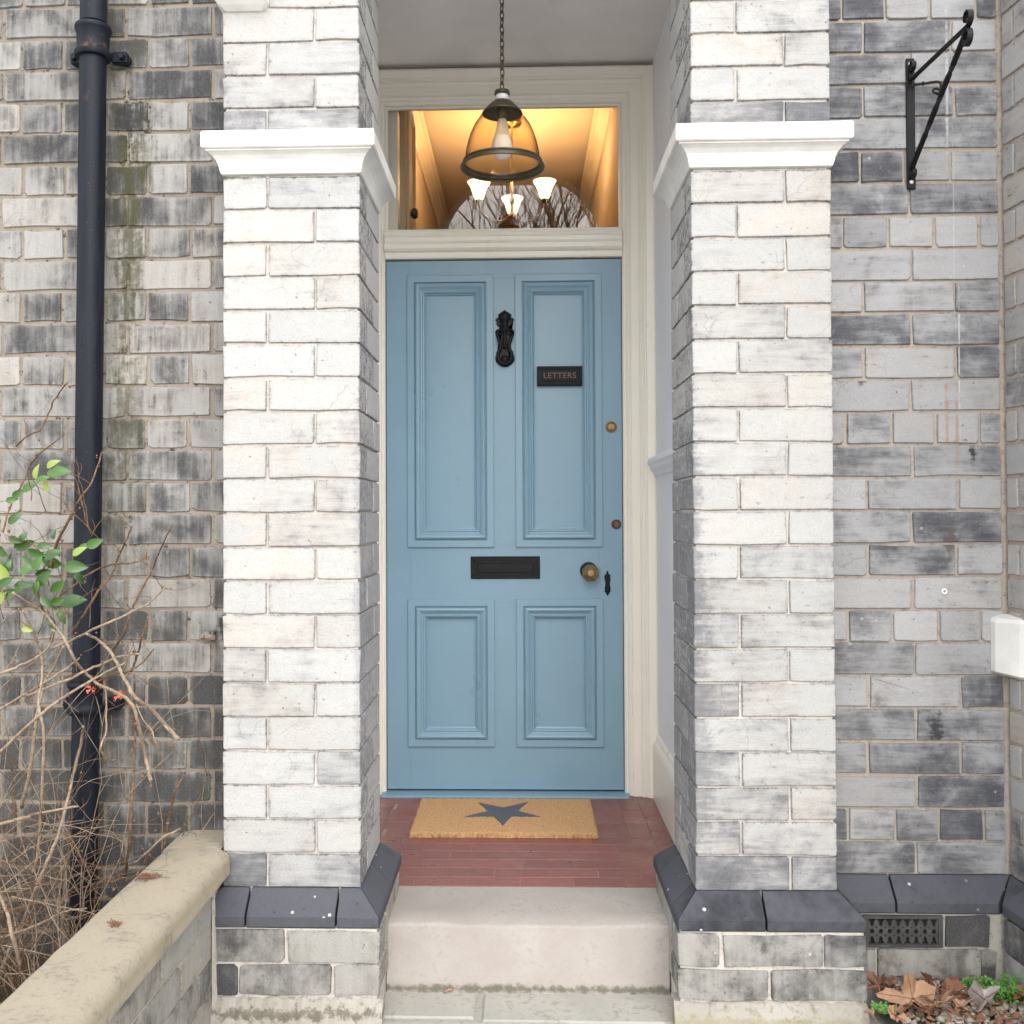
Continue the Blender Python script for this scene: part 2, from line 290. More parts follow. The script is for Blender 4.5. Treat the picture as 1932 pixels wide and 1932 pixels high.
# ------------------------------------------------------------------ mesh + object helpers
WL = {}
def tag(o, label=None, cat=None, group=None, kind=None):
    if label: o['label'] = label
    if cat: o['category'] = cat
    if group: o['group'] = group
    if kind: o['kind'] = kind
    return o
def empty(name, loc, label=None, cat=None, group=None, kind=None):
    o = bpy.data.objects.new(name, None); o.location = loc; COL.objects.link(o); o.empty_display_size = .05
    WL[o] = Vector(loc); return tag(o, label, cat, group, kind)
def link(o, parent=None, world=(0, 0, 0)):
    COL.objects.link(o); W = Vector(world); WL[o] = W
    if parent is not None: o.parent = parent; o.location = W-WL[parent]
    else: o.location = W
    return o
class MB:
    def __init__(s): s.v = []; s.f = []
    def add(s, vs, fs):
        b = len(s.v); s.v += [tuple(map(float, q)) for q in vs]; s.f += [tuple(i+b for i in f) for f in fs]; return s
    def box(s, x0, x1, y0, y1, z0, z1, bev=0.):
        if bev <= 0:
            return s.add([(x0,y0,z0),(x1,y0,z0),(x1,y1,z0),(x0,y1,z0),(x0,y0,z1),(x1,y0,z1),(x1,y1,z1),(x0,y1,z1)],
                  [(0,3,2,1),(4,5,6,7),(0,1,5,4),(1,2,6,5),(2,3,7,6),(3,0,4,7)])
        b = bev
        rings = [(z0, b), (z0+b, 0), (z1-b, 0), (z1, b)]; vs = []
        for z, i in rings:
            vs += [(x0+i+b,y0+i,z),(x1-i-b,y0+i,z),(x1-i,y0+i+b,z),(x1-i,y1-i-b,z),(x1-i-b,y1-i,z),(x0+i+b,y1-i,z),(x0+i,y1-i-b,z),(x0+i,y0+i+b,z)]
        fs = [tuple(range(7,-1,-1)), tuple(range(24,32))]
        for r in range(3):
            for i in range(8): fs.append((r*8+i, r*8+(i+1)%8, r*8+8+(i+1)%8, r*8+8+i))
        return s.add(vs, fs)
    def loft(s, rings, closed=True, caps=True):
        n = len(rings[0]); vs = [p for r in rings for p in r]; fs = []
        for r in range(len(rings)-1):
            for i in range(n if closed else n-1):
                j = (i+1) % n; fs.append((r*n+i, r*n+j, r*n+n+j, r*n+n+i))
        if caps and closed: fs.append(tuple(range(n-1,-1,-1))); fs.append(tuple(range((len(rings)-1)*n, len(rings)*n)))
        return s.add(vs, fs)
    def lathe(s, prof, c, n=24, axis='Z', caps=True, ph=0.):
        rings = []
        for r, h in prof:
            ring = []
            for i in range(n):
                a = 2*math.pi*i/n+ph; u, v = r*math.cos(a), r*math.sin(a)
                ring.append((c[0]+u, c[1]+v, c[2]+h) if axis == 'Z' else (c[0]+u, c[1]+h, c[2]-v) if axis == 'Y' else (c[0]+h, c[1]+u, c[2]+v))
            rings.append(ring)
        return s.loft(rings, True, caps)
    def tube(s, pts, r, n=6, caps=True):
        P = [Vector(p) for p in pts]; R = r if hasattr(r, '__len__') else [r]*len(P); rings = []
        nrm = None
        for i, p in enumerate(P):
            t = (P[min(i+1, len(P)-1)]-P[max(i-1, 0)]); t = t.normalized() if t.length > 1e-9 else Vector((0, 0, 1))
            if nrm is None: nrm = t.orthogonal().normalized()
            nrm = (nrm-t*nrm.dot(t)); nrm = nrm.normalized() if nrm.length > 1e-6 else t.orthogonal().normalized()
            b = t.cross(nrm)
            rings.append([p+(nrm*math.cos(2*math.pi*k/n)+b*math.sin(2*math.pi*k/n))*R[i] for k in range(n)])
        return s.loft(rings, True, caps)
    def torus(s, c, R, r, M3=None, n=20, m=8, sx=1., sy=1.):
        vs = []; fs = []
        for i in range(n):
            a = 2*math.pi*i/n
            for j in range(m):
                b = 2*math.pi*j/m; q = Vector(((R+r*math.cos(b))*math.cos(a)*sx, (R+r*math.cos(b))*math.sin(a)*sy, r*math.sin(b)))
                if M3 is not None: q = M3 @ q
                vs.append(q+Vector(c))
                fs.append((i*m+j, ((i+1) % n)*m+j, ((i+1) % n)*m+(j+1) % m, i*m+(j+1) % m))
        return s.add(vs, fs)
    def prism(s, poly, y0, y1):
        """x-z polygon extruded from y0 (front) to y1"""
        n = len(poly); return s.loft([[(x, y0, z) for x, z in poly], [(x, y1, z) for x, z in poly]])
    def build(s, name, mat, parent=None, smooth=False, kind=None, label=None, cat=None, group=None, auto=None, origin=None):
        V = np.array(s.v); c = (V.min(0)+V.max(0))/2 if origin is None else np.array(origin)
        me = bpy.data.meshes.new(name); me.from_pydata((V-c).tolist(), [], s.f); me.validate(); me.update()
        fix_normals(me)
        me.materials.append(MAT[mat] if isinstance(mat, str) else mat)
        if smooth: me.polygons.foreach_set('use_smooth', [True]*len(me.polygons))
        if smooth and auto: me.set_sharp_from_angle(angle=rad(auto))
        o = bpy.data.objects.new(name, me); link(o, parent, c); return tag(o, label, cat, group, kind)
import bmesh
def fix_normals(me):
    bm = bmesh.new(); bm.from_mesh(me); bmesh.ops.recalc_face_normals(bm, faces=bm.faces); bm.to_mesh(me); bm.free()
def spline(pts, k=4):
    P = [Vector(p) for p in pts]; out = []
    for i in range(len(P)-1):
        a, b, c, d = P[max(i-1, 0)], P[i], P[i+1], P[min(i+2, len(P)-1)]
        for j in range(k):
            t = j/k; out.append(.5*((2*b)+(c-a)*t+(2*a-5*b+4*c-d)*t*t+(3*b-a-3*c+d)*t**3))
    out.append(P[-1]); return out

# ------------------------------------------------------------------ bricks
PITCH, Z0 = .0841, .288
zk = lambda k: Z0+PITCH*k
BC = {}; BR = random.Random(3)
def brick_mesh(w, d, h, var, rough=1.):
    key = (round(w, 3), round(d, 3), round(h, 3), var, rough)
    if key in BC: return BC[key]
    R = random.Random(hash(key)); W, H = w/2, h/2; J = .0016*rough
    c = lambda: R.uniform(.0012, .0035)*rough if R.random() > .10 else R.uniform(.004, .007)*rough
    c0, c1, c2, c3 = c(), c(), c(), c()
    out = [(-W+c0, -H), (R.uniform(-.2, .2)*w, -H+R.uniform(-J, J)), (W-c1, -H), (W, -H+c1), (W, H-c2), (W-c2, H), (R.uniform(-.2, .2)*w, H+R.uniform(-J, J)), (-W+c3, H), (-W, H-c3), (-W, -H+c0)]
    out = [(x+R.uniform(-J, J), z+R.uniform(-J, J)) for x, z in out]
    ins = .0016
    inn = [(x-math.copysign(min(ins, abs(x)), x), z-math.copysign(min(ins, abs(z)), z)) for x, z in out]
    n = len(out); yf = -d/2
    vs = [(x, yf, z) for x, z in inn]+[(x, yf+.0028, z) for x, z in out]+[(x, d/2, z) for x, z in out]
    fs = [tuple(range(n))]+[(i+n, (i+1) % n+n, (i+1) % n, i) for i in range(n)]+[(i+2*n, (i+1) % n+2*n, (i+1) % n+n, i+n) for i in range(n)]
    me = bpy.data.meshes.new('brick'); me.from_pydata(vs, [], fs); me.update(); fix_normals(me); BC[key] = me; return me
def brick(parent, mat, c, w, d, h, rotz=0., soot=.3, warm=.1, moss=0., val=1., rough=1., name='brick', jit=.0012):
    """one brick whose front face centre stands at c; rotz 0 faces the viewer"""
    me = brick_mesh(w, d, h, BR.randrange(5), rough)
    key = me.name+mat
    if len(me.materials) == 0: me.materials.append(MAT[mat])
    elif me.materials[0] is not MAT[mat]:
        k2 = key+'_c'
        if k2 not in BC:
            BC[k2] = me.copy(); BC[k2].materials.clear(); BC[k2].materials.append(MAT[mat])
        me = BC[k2]
    o = bpy.data.objects.new(name, me)
    inward = Vector((-math.sin(rotz), math.cos(rotz), 0))
    link(o, parent, Vector(c)+inward*(d/2+BR.uniform(-jit, jit)))
    o.rotation_euler = (BR.uniform(-.006, .006)*rough, BR.uniform(-.004, .004)*rough, rotz+BR.uniform(-.004, .004)*rough)
    o.color = (max(0, min(1, soot)), max(0, min(1, warm)), max(0, min(1, moss)), val)
    return o
XL0, XL1, XR0, XR1, YL, YR = -.743, -.401, .420, .761, .136, .118
ZF, ZG = .16, -.015                      # porch floor, paving
PD, PLO = .34, .053                      # pillar depth, plinth projection
U = random.Random(11).uniform
XC = 1.230                               # corner of the right wall and the bay
RN = math.hypot(.1, 1.); RD = Vector((.1/RN, -1/RN, 0)); RNRM = Vector((-1/RN, -.1/RN, 0)); RROT = math.atan2(-1/RN, .1/RN)

# ------------------------------------------------------------------ ground, hidden surroundings
MB().add([(-80, -80, -.05), (80, -80, -.05), (80, 80, -.05), (-80, 80, -.05)], [(0, 1, 2, 3)]).build('ground', 'garden', kind='structure')

def plinth_piece(parent, O, d, n, s0, s1, m0=0, m1=0, mat='plinth', label=None, soot=.4):
    prof = [(PLO-.006, .208), (PLO, .213), (PLO, .236), (PLO-.004, .242), (.002, .2885), (-.05, .2885), (-.05, .208)]
    O, d, n = Vector(O), Vector(d), Vector(n); g = .003
    A = [O+d*(s0+(g if m0 == 0 else g*.5)+m0*o)+n*o+Vector((0, 0, z)) for o, z in prof]
    B = [O+d*(s1-(g if m1 == 0 else g*.5)+m1*o)+n*o+Vector((0, 0, z+U(-.001, .001))) for o, z in prof]
    o = MB().loft([A, B]).build('plinth_brick', mat, parent); o.color = (soot, .0, 0, 1); return o

# ------------------------------------------------------------------ brick pillars
def pillar(label, x0, x1, inner, mat, hdr_left_even, sootf):
    W = x1-x0; J = .0056; hw = .1085; sw = W-hw-J; h = PITCH-J
    root = empty('brick_pillar', ((x0+x1)/2, PD/2, ZG), label, 'pillar', 'porch pillars of pale brick')
    m = MB(); i = .0065
    m.box(x0+i, x1-i, i, PD-i, .02, 2.07); m.box(x0+i, x1-i, i, PD-i, 2.14, 2.89)
    m.box(x0-PLO+i, x1+PLO-i, -PLO+i, PD+PLO-i, -.02, .2085)
    m.build('mortar', 'mortar_white', root)
    for k in list(range(0, 21))+list(range(22, 31)):
        zc = zk(k)+PITCH/2; hl = (k % 2 == 0) == hdr_left_even
        jx = x0+(hw if hl else sw)
        for side, (a, b) in (('l', (x0, jx)), ('r', (jx+J, x1))):
            hd = (side == 'l') == hl
            dpt = .225 if hd else .105
            e = U(-.002, .002)
            a2 = a if side == 'l' else a+e*0; 
            brick(root, mat, ((a+b)/2, 0, zc), b-a, dpt, h+U(-.0012, .0012), 0, sootf(k, side), U(-.05, .22), 0, U(.95, 1.04))
            isin = (side == 'r') == (inner > 0)
            # the brick behind it shows on the pillar's flank
            y0 = dpt+J; fx = x1 if side == 'r' else x0
            th = .105 if not hd else .1085
            brick(root, mat, (fx, (y0+PD)/2, zc), PD-y0, min(th, (b-a)), h, rad(90) if side == 'r' else rad(-90), sootf(k, 'in')*(.9), U(0, .12), 0, U(.97, 1.02))
    # moulded cap stone: slab over a cavetto
    prof = [(-.002, 2.0565), (.004, 2.0585), (.0065, 2.066), (.009, 2.078), (.014, 2.090), (.022, 2.100), (.031, 2.1065), (.0345, 2.107), (.0345, 2.1115), (.040, 2.1115), (.043, 2.1145), (.043, 2.150), (.040, 2.154), (-.02, 2.160)]
    rings = []
    for o, z in prof: rings.append([(x0-o, -o, z), (x1+o, -o, z), (x1+o, PD+o, z), (x0-o, PD+o, z)])
    MB().loft(rings).build('cap_stone', 'white_paint', root)
    return root

def sL(k, s):
    b = .70 if k == 0 else .42 if k <= 3 else .36 if k <= 8 else .24 if k < 21 else .60 if k == 22 else .38
    if k == 0 and s == 'l': b = .85
    if s == 'in': b = .08 if k > 1 else .2
    return b+U(-.13, .16)
def sR(k, s):
    b = .72 if k == 0 else .50 if k <= 3 else .42 if k <= 9 else .24 if k < 21 else .64 if k == 22 else .34
    if s == 'in': b = .34 if k < 17 else .2
    return b+U(-.13, .16)
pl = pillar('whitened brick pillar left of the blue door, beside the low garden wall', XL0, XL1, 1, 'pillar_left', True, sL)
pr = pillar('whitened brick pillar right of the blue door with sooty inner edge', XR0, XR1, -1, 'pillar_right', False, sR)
pr['group'] = pl['group']
# plinth courses
for s0, s1, m0, m1 in ((0, .07, -1, 0), (.07, .29, 0, 0), (.29, .342, 0, 1)): plinth_piece(pl, (XL0, 0, 0), (1, 0, 0), (0, -1, 0), s0, s1, m0, m1, soot=U(.3, .6))
for s0, s1, m0, m1 in ((0, .17, -1, 0), (.17, PD, 0, 1)): plinth_piece(pl, (XL1, 0, 0), (0, 1, 0), (1, 0, 0), s0, s1, m0, m1, soot=U(.1, .4))
for s0, s1, m0, m1 in ((0, .157, -1, 0), (.157, .341, 0, 1)): plinth_piece(pr, (XR0, 0, 0), (1, 0, 0), (0, -1, 0), s0, s1, m0, m1, soot=U(.4, .7))
for s0, s1, m0, m1 in ((0, .045, -1, 0), (.045, .27, 0, 0), (.27, PD, 0, 1)): plinth_piece(pr, (XR0, 0, 0), (0, 1, 0), (-1, 0, 0), s0, s1, m0, m1, soot=U(.4, .7))
plinth_piece(pr, (XR1, 0, 0), (0, 1, 0), (1, 0, 0), 0, YR, -1, -1, soot=.5)
def base_rows(root, xa, xb, rows, mat, inner):
    for zb, zt, js, soots in rows:
        e = [xa]+js+[xb]
        for i in range(len(e)-1):
            a, b = e[i]+(.004 if i else 0), e[i+1]-(.004 if i < len(e)-2 else 0)
            brick(root, mat, ((a+b)/2, -PLO, (zb+zt)/2), b-a, .105, zt-zb-.008, 0, soots[i], U(0, .15), U(0, .1), 1, 1.7)
        fx = xb if inner > 0 else xa
        brick(root, mat, (fx, (-PLO+.11+PD)/2, (zb+zt)/2), PD+PLO-.11, .09, zt-zb-.008, rad(90)*inner, .4, .3, .1, 1, 1.7)
        fo = xa if inner > 0 else xb
        brick(root, mat, (fo, (-PLO+.11+PD)/2, (zb+zt)/2), PD+PLO-.11, .09, zt-zb-.008, -rad(90)*inner, .4, .3, .1, 1, 1.7)
base_rows(pl, XL0-PLO, XL1+PLO, [(.124, .207, [-.575], [.75, .45]), (.046, .124, [-.69, -.461], [1., .66, .45])], 'plinth_pale', 1)
base_rows(pr, XR0-PLO, XR1+PLO, [(.124, .207, [.472, .712], [.55, .52, .66]), (.046, .124, [.584], [.58, .74])], 'plinth_pale', -1)
def footing(root, xa, xb, h):
    n = 28; A = []
    prof = [(-.012, -.03), (.016, -.03), (.012, 0.), (.004, .028), (-.006, .036), (-.05, .036)]
    rings = []
    for i in range(n+1):
        x = xa+(xb-xa)*i/n; j = U(-.004, .004); rings.append([(x, -PLO-o-j*.5, (z+j if z > -.02 else z)+h*(z > -.02)) for o, z in prof])
    m = MB().loft(rings)
    return m.build('mortar_fillet', 'mortar_pale', root, kind=None)
footing(pl, XL0-PLO+.004, XL1+PLO+.008, .006); footing(pr, XR0-PLO-.01, XR1+PLO, .008)
# white moulded stop at the head of the left pillar
MB().loft([[(x0, -d, z), (x1, -d, z), (x1, .1, z), (x0, .1, z)] for x0, x1, d, z in ((-.735, -.645, .004, 2.468), (-.747, -.635, .02, 2.476), (-.757, -.627, .034, 2.486), (-.757, -.627, .034, 2.56))]).build('label_stop', 'white_paint', pl)

# ------------------------------------------------------------------ arch over the porch opening (above the frame, keeps the porch in shade)
arch = empty('porch_arch', (0, PD/2, 2.56), 'brick arch spanning the two pillars above the door', 'arch')
R_, cz_ = (XR0-XL1)/2, 2.53; xm = (XL1+XR0)/2; AD = .112
cols = [xm-R_*math.cos(math.pi*i/28) for i in range(29)]
und = lambda x: cz_+math.sqrt(max(0, R_*R_-(x-xm)**2))
rings = [[(x, .002, und(x)), (x, AD, und(x)), (x, AD, 3.1), (x, .002, 3.1)] for x in cols]
m = MB().loft(rings); m.box(XL0, XR1, .0, PD, 2.895, 3.7)
m.build('arch_ring', 'pillar_left', arch).color = (.2, .1, 0, 1)

# ------------------------------------------------------------------ left wall
def wall_rows(root, mat, y, xa, xb, k0, k1, joints, J, soot, warm=(.0, .25), moss=None, rough=1.3, jit=.0015):
    for k in range(k0, k1):
        js = sorted(j+U(-.004, .004) for j in joints(k) if xa+.03 < j < xb-.03); e = [xa]+js+[xb]; zc = zk(k)+PITCH/2
        for i in range(len(e)-1):
            a, b = e[i]+J/2, e[i+1]-J/2
            if b-a < .012: continue
            o = brick(root, mat, ((a+b)/2, y, zc+U(-.001, .001)), b-a, .1, PITCH-J+U(-.0015, .0015), 0, soot(k, (a+b)/2), U(*warm), moss(k, (a+b)/2) if moss else 0, U(.88, 1.12), rough, jit=jit)
wl = empty('brick_wall', (-1.3, YL+.1, ZG), 'streaked grey brick wall behind the black downpipe, left of the pillars', 'wall')
MB().box(-2.6, -.70, YL+.0045, 1.6, -.04, 2.75).build('mortar', 'mortar_left', wl)
ev = [at(p, 700, Y=YL)[0] for p in (2, 162, 240, 400)]; od = [at(p, 690, Y=YL)[0] for p in (39, 120, 199, 279, 357)]
ev += [ev[0]-.115, ev[0]-.35]; od += [od[0]-.117*i for i in (1, 2, 3)]
def sWL(k, x):
    z = zk(k); b = .64 if 1.1 < z < 1.9 else .76 if z >= 1.9 else .64+(1.1-z)*.72
    if x < -1.3 and z > 1.3: b -= .06
    return b+U(-.24, .2)
wall_rows(wl, 'wall_left', YL, -1.72, -.70, -3, 29, lambda k: ev if k % 2 == 0 else od, .0085, sWL, (0, .22), lambda k, x: (.35 if -1.12 < x < -.95 and zk(k) > .9 else .0)+(.12 if zk(k) < 1.0 else 0), 1.5)
q = at(396, 1199, Y=YL)
lm = MB()
for i in range(26):
    a = U(0, 6.28); rr_ = U(0, 1); lm.box(*sum(([c-h, c+h] for c, h in ((q[0]+.026*rr_*math.cos(a)+.006, U(.004, .009)), (YL-.008-.012*(1-rr_), U(.005, .01)), (q[2]+.010*rr_*math.sin(a), U(.003, .006)))), []), bev=.002)
lm.build('mortar_lump', 'mortar_left', wl)

# ------------------------------------------------------------------ right wall
wr = empty('brick_wall', (1.0, YR+.1, ZG), 'grey brick wall with pale orange joints right of the pillars, under the iron bracket', 'wall')
MB().box(.70, 2.8, YR+.0065, 1.6, .28, 2.75).build('mortar', 'mortar_right', wr)
MB().box(.70, 2.8, YR-PLO+.006, YR+.2, -.04, .2085).build('footing_mortar', 'mortar_pale', wr)
xr = lambda c, y=900: at(1449+c/4, y, Y=YR)[0]
S1 = [xr(742), xr(1430)]; S2 = [xr(1095)]; HH = [xr(590), xr(930), xr(1268), xr(1605)]; HX = [xr(720), xr(1060), xr(1400)]
PAT = {0: S2, 1: HH, 2: S2, 3: S1, 4: S2, 5: S1, 6: S2, 7: HH, 8: S2, 9: S1, 10: S2, 11: S1, 12: S2, 13: HH, 14: S2, 15: S1, 16: S2, 17: S1, 18: S2, 19: HH, 20: S2, 21: HX, 22: S2, 23: S1, 24: S2, 25: S1, 26: HH}
def sWR(k, x):
    z = zk(k); b = .70 if z > 1.9 else .50 if z > 1.2 else .52 if z > .75 else .70
    if k in (0, 1, 2): b = .72
    return b+U(-.30, .24)
wall_rows(wr, 'wall_right', YR, .72, XC-.006, 0, 29, lambda k: PAT.get(k, S2 if k % 2 else S1), .0076, sWR, (0, .12), None, 1.1)
for s0, s1, m0, m1 in ((0, .165, 1, 0), (.165, XC-XR1, 0, -1)): plinth_piece(wr, (XR1, YR, 0), (1, 0, 0), (0, -1, 0), s0, s1, m0, m1, soot=.3)
yp = YR-PLO
xv0, xv1 = at(1631, 1750, Y=yp)[0], at(1775, 1750, Y=yp)[0]
def lowbrick(x0, x1, z0, z1, s, w=.1, mat='plinth_pale', v=1): brick(wr, mat, ((x0+x1)/2, yp, (z0+z1)/2), x1-x0, .1, z1-z0, 0, s, w, .1, v, 1.8)
lowbrick(xv1+.012, XC-.075, .127, .205, .95, 0)
lowbrick(.75, .872, .05, .122, .55, .4); lowbrick(.880, 1.128, .05, .122, .55, .3); lowbrick(1.135, XC-.06, .05, .122, .75, .2)
lowbrick(.75, .985, -.03, .044, .12, .5); lowbrick(.992, XC-.05, -.03, .044, .1, .5)

# air brick (iron vent)
vt = empty('air_vent', ((xv0+xv1)/2, yp, .165), 'rusty iron air vent with keyhole slots low in the right wall', 'vent')
z0v, z1v = .128, .206; fr = .007
m = MB(); y0 = yp-.004
m.box(xv0-.004, xv0+fr, y0, yp+.02, z0v, z1v); m.box(xv1-fr, xv1+.004, y0, yp+.02, z0v, z1v); m.box(xv0+fr, xv1-fr, y0, yp+.02, z1v-fr, z1v); m.box(xv0+fr, xv1-fr, y0, yp+.02, z0v, z0v+fr)
m.build('frame', 'vent_iron', vt)
MB().box(xv0+.002, xv1-.002, yp+.0048, yp+.0058, z0v+.002, z1v-.002).build('shade_sheet', 'hole_shade', vt)  # black sheet painted in for the shade behind the grille
m = MB(); n = 8; cw = (xv1-xv0-2*fr)/n; rows = [(z0v+fr, .0225, 'd'), (z0v+fr+.0225, .019, 'o'), (z0v+fr+.0415, .0225, 'u')]
def hole(kind, a, w, h):
    x, z = math.cos(a), math.sin(a)
    if kind == 'o': return (.24*w*x, .34*h*z)
    sgn = 1 if kind == 'u' else -1
    zz = z*sgn
    if zz > 0: r = min(.47*w/max(abs(x), 1e-6), .46*h/max(abs(zz), 1e-6)); qx, qz = r*x, r*zz; qx = max(-.16*w-.66*max(qz, 0)*w/h, min(.16*w+.66*max(qz, 0)*w/h, qx))
    else: qx, qz = .2*w*x, .4*h*zz
    return (qx, sgn*qz)
for zr, hh, kd in rows:
    for c in range(n):
        cx, cz = xv0+fr+cw*(c+.5), zr+hh/2; N = 24; A = []; B = []
        for i in range(N):
            a = 2*math.pi*(i+.5)/N; x, z = math.cos(a), math.sin(a); r = min(cw/2/max(abs(x), 1e-6), hh/2/max(abs(z), 1e-6))
            A.append((cx+r*x, cz+r*z)); hx, hz = hole(kd, a, cw, hh); B.append((cx+hx, cz+hz))
        rg = [[(x, yp-.002, z) for x, z in A], [(x, yp-.002, z) for x, z in B], [(x, yp+.0047, z) for x, z in B]]
        m.loft(rg, True, False)
m.build('grille', 'vent_iron', vt)

# bay wall returning at the far right
wb = empty('bay_wall', (XC+.1, YR-.2, ZG), 'brick return of the bay wall at the far right edge', 'wall')
O3 = Vector((XC, YR, 0)); 
A = [O3+RNRM*-.005+RD*.003, O3+RNRM*-.005+RD*1.0, O3-RNRM*.8+RD*1.0, O3-RNRM*.8+RD*.003]
MB().loft([[(*p.xy, .02) for p in A], [(*p.xy, 2.75) for p in A]]).build('mortar', 'mortar_right', wb)
for k in range(0, 29):
    s = .0 if k % 2 else .0; segs = [(.006, .05), (.06, .285), (.295, .52), (.53, .755), (.765, .98)] if k % 2 else [(.006, .17), (.18, .405), (.415, .64), (.65, .875)]
    for a, b in segs:
        if 6 <= k <= 8 and False: continue
        c = O3+RD*((a+b)/2); brick(wb, 'wall_right', (c.x, c.y, zk(k)+PITCH/2), b-a, .1, PITCH-.0095, RROT+math.pi*0 if False else math.atan2(RNRM.x, -RNRM.y), U(.2, .6), U(.1, .4), 0, U(.9, 1.03), 1.1)
plinth_piece(wb, O3, RD, RNRM, 0, .3, 1, 0, soot=.3); plinth_piece(wb, O3, RD, RNRM, .3, .6, 0, 0, soot=.3); plinth_piece(wb, O3, RD, RNRM, .6, .98, 0, 0, soot=.3)
for zb, zt, s in ((.127, .205, .9), (.05, .122, .6), (-.03, .044, .2)):
    for a, b in ((.06, .29), (.30, .53), (.54, .77)):
        c = O3+RD*((a+b)/2)+RNRM*PLO; brick(wb, 'plinth_pale', (c.x, c.y, (zb+zt)/2), b-a, .1, zt-zb, math.atan2(RNRM.x, -RNRM.y), s, .2, 0, 1, 1.5)
# white sill end of the bay window
sill = empty('window_sill', (1.3, 0, .83), 'white painted stone sill end of the bay window at the right edge', 'window sill')
ptsA = [(1.188, .116), (1.191, .098), (1.226, .045), (1.255, .035), (1.7, .012), (1.7, .3), (1.235, .3)]
rr = []
for z, ins in ((.792, .012), (.800, .0), (.930, .0), (.940, .006), (.948, .03)):
    rr.append([(x+ins*(.8 if i < 3 else 0), y+ins*(1 if i < 5 else 0), z-(.012*(i == 0) if z < .86 else 0)*0+(.0 if i > 1 else .006*(z < .9))) for i, (x, y) in enumerate(ptsA)])
MB().loft(rr).build('sill_stone', 'white_paint', sill)
# wall plug
q = at(1782, 1116, Y=YR-.001)
pg = MB().torus(q, .0055, .0025, Matrix.Rotation(rad(90), 3, 'X'), 14, 6); pg.build('wall_plug', 'plastic', None, True, None, 'small round white plastic plug in the grey right wall', 'wall plug')

# ------------------------------------------------------------------ garden wall with coping, at the left
gw = empty('garden_wall', (-.82, -.7, ZG), 'low brick garden wall with rounded sandstone coping running towards the viewer', 'garden wall')
gx = -.752; YE = -2.1
MB().box(-.88, gx-.004, YE, YL-.002, -.04, .318).build('mortar', 'mortar_right', gw)
for k in range(-4, 1):
    zb = .306-PITCH*(1-k)+.006 if False else .312-PITCH*(1-k); s = .0 if k % 2 else -.11
    yy = -.004+s*.5-(.03 if k % 2 else 0)
    first = True; y1 = -PLO-.008
    lens = [.21, .225, .105, .225, .225, .105] if k % 2 else [.095, .225, .225, .105, .225, .225]
    i = 0
    while y1 > YE+.1:
        L = lens[i % len(lens)]; brick(gw, 'plinth_pale', (gx, y1-L/2, zb+PITCH/2), L-.002, .1, PITCH-.009, rad(90), U(.35, .8), U(.1, .4), U(0, .15), .95, 1.6); y1 -= L+.008; i += 1
def coping(y0, y1, endcap):
    xL, xR = -.897, -.722; zt = .386
    prof = [(xR-.004, .322), (xR, .326), (xR, .362), (xR-.004, .372), (xR-.012, .380), (xR-.024, .385), (xR-.06, zt+.001), (xL+.06, zt+.001), (xL+.02, .384), (xL+.006, .376), (xL, .364), (xL, .326), (xL+.004, .322)]
    n = max(3, int((y0-y1)/.05)); rings = []
    for i in range(n+1):
        y = y0+(y1-y0)*i/n; e = 0
        if endcap and i == 0: rings.append([(x-.008*(x > -.75), y, z-.006*(z > .37)) for x, z in prof]); y -= .008
        rings.append([(x+U(-.0012, .0012), y, z+U(-.0012, .0012)) for x, z in prof])
    MB().loft(rings).build('coping_stone', 'coping_stone', gw, True, auto=35)
coping(-.004, -.42, True); coping(-.424, -1.15, False); coping(-1.154, YE, False)
# short piece that runs back to the wall beside the pillar
MB().loft([[(x, y, z) for x, z in ((-.75, .322), (-.75, .380), (-.76, .386), (-.86, .387), (-.89, .380), (-.897, .366), (-.897, .322))] for y in (-.002, YL-.002)]).build('coping_stone', 'coping_stone', gw)
MB().loft([[(gx+.014, -.051, z) for z in (-.02,)]*1+[(gx+.0, -.06, -.02), (gx-.003, -.05, -.02)], [(gx+.004, -.051, .31), (gx, -.06, .31), (gx-.003, -.05, .31)]]).build('mortar_fillet', 'mortar_pale', gw)

# ------------------------------------------------------------------ paving, step, gravel
pv = empty('pavement', (0, -1, ZG), kind='structure')
MB().box(-.76, .868, -2.4, .20, -.06, ZG-.006).build('bedding', 'mortar_pale', pv)
def flag(x0, x1, y0, y1, e=None):
    j = .010
    o = MB().loft([[(x0+j, y0+j, -.04), (x1-j, y0+j, -.04), (x1-j, y1-j, -.04), (x0+j, y1-j, -.04)], [(x0+j, y0+j, ZG-.004), (x1-j, y0+j, ZG-.004), (x1-j, y1-j, ZG-.004), (x0+j, y1-j, ZG-.004)],
        [(x0+j+.004, y0+j+.004, ZG+U(-.001, .001)), (x1-j-.004, y0+j+.004, ZG+U(-.001, .001)), (x1-j-.004, y1-j-.004, ZG+U(-.001, .001)), (x0+j+.004, y1-j-.004, ZG+U(-.001, .001))]]).build('flagstone', 'flag_stone', pv)
for x0, x1, y0, y1 in ((-.76, -.112, -.03, .2), (-.112, .866, -.045, .2), (-.76, -.53, -.55, -.03), (-.53, .12, -.62, -.03), (.12, .866, -.60, -.045), (-.76, -.2, -1.3, -.55), (-.2, .866, -1.3, -.62), (-.76, .1, -2.2, -1.3), (.1, .866, -2.2, -1.3)): flag(x0, x1, y0, y1)
st = MB(); n = 40; rings = []
ns = lambda x, s: .0016*math.sin(x*23+s)+.001*math.sin(x*61+s*2)
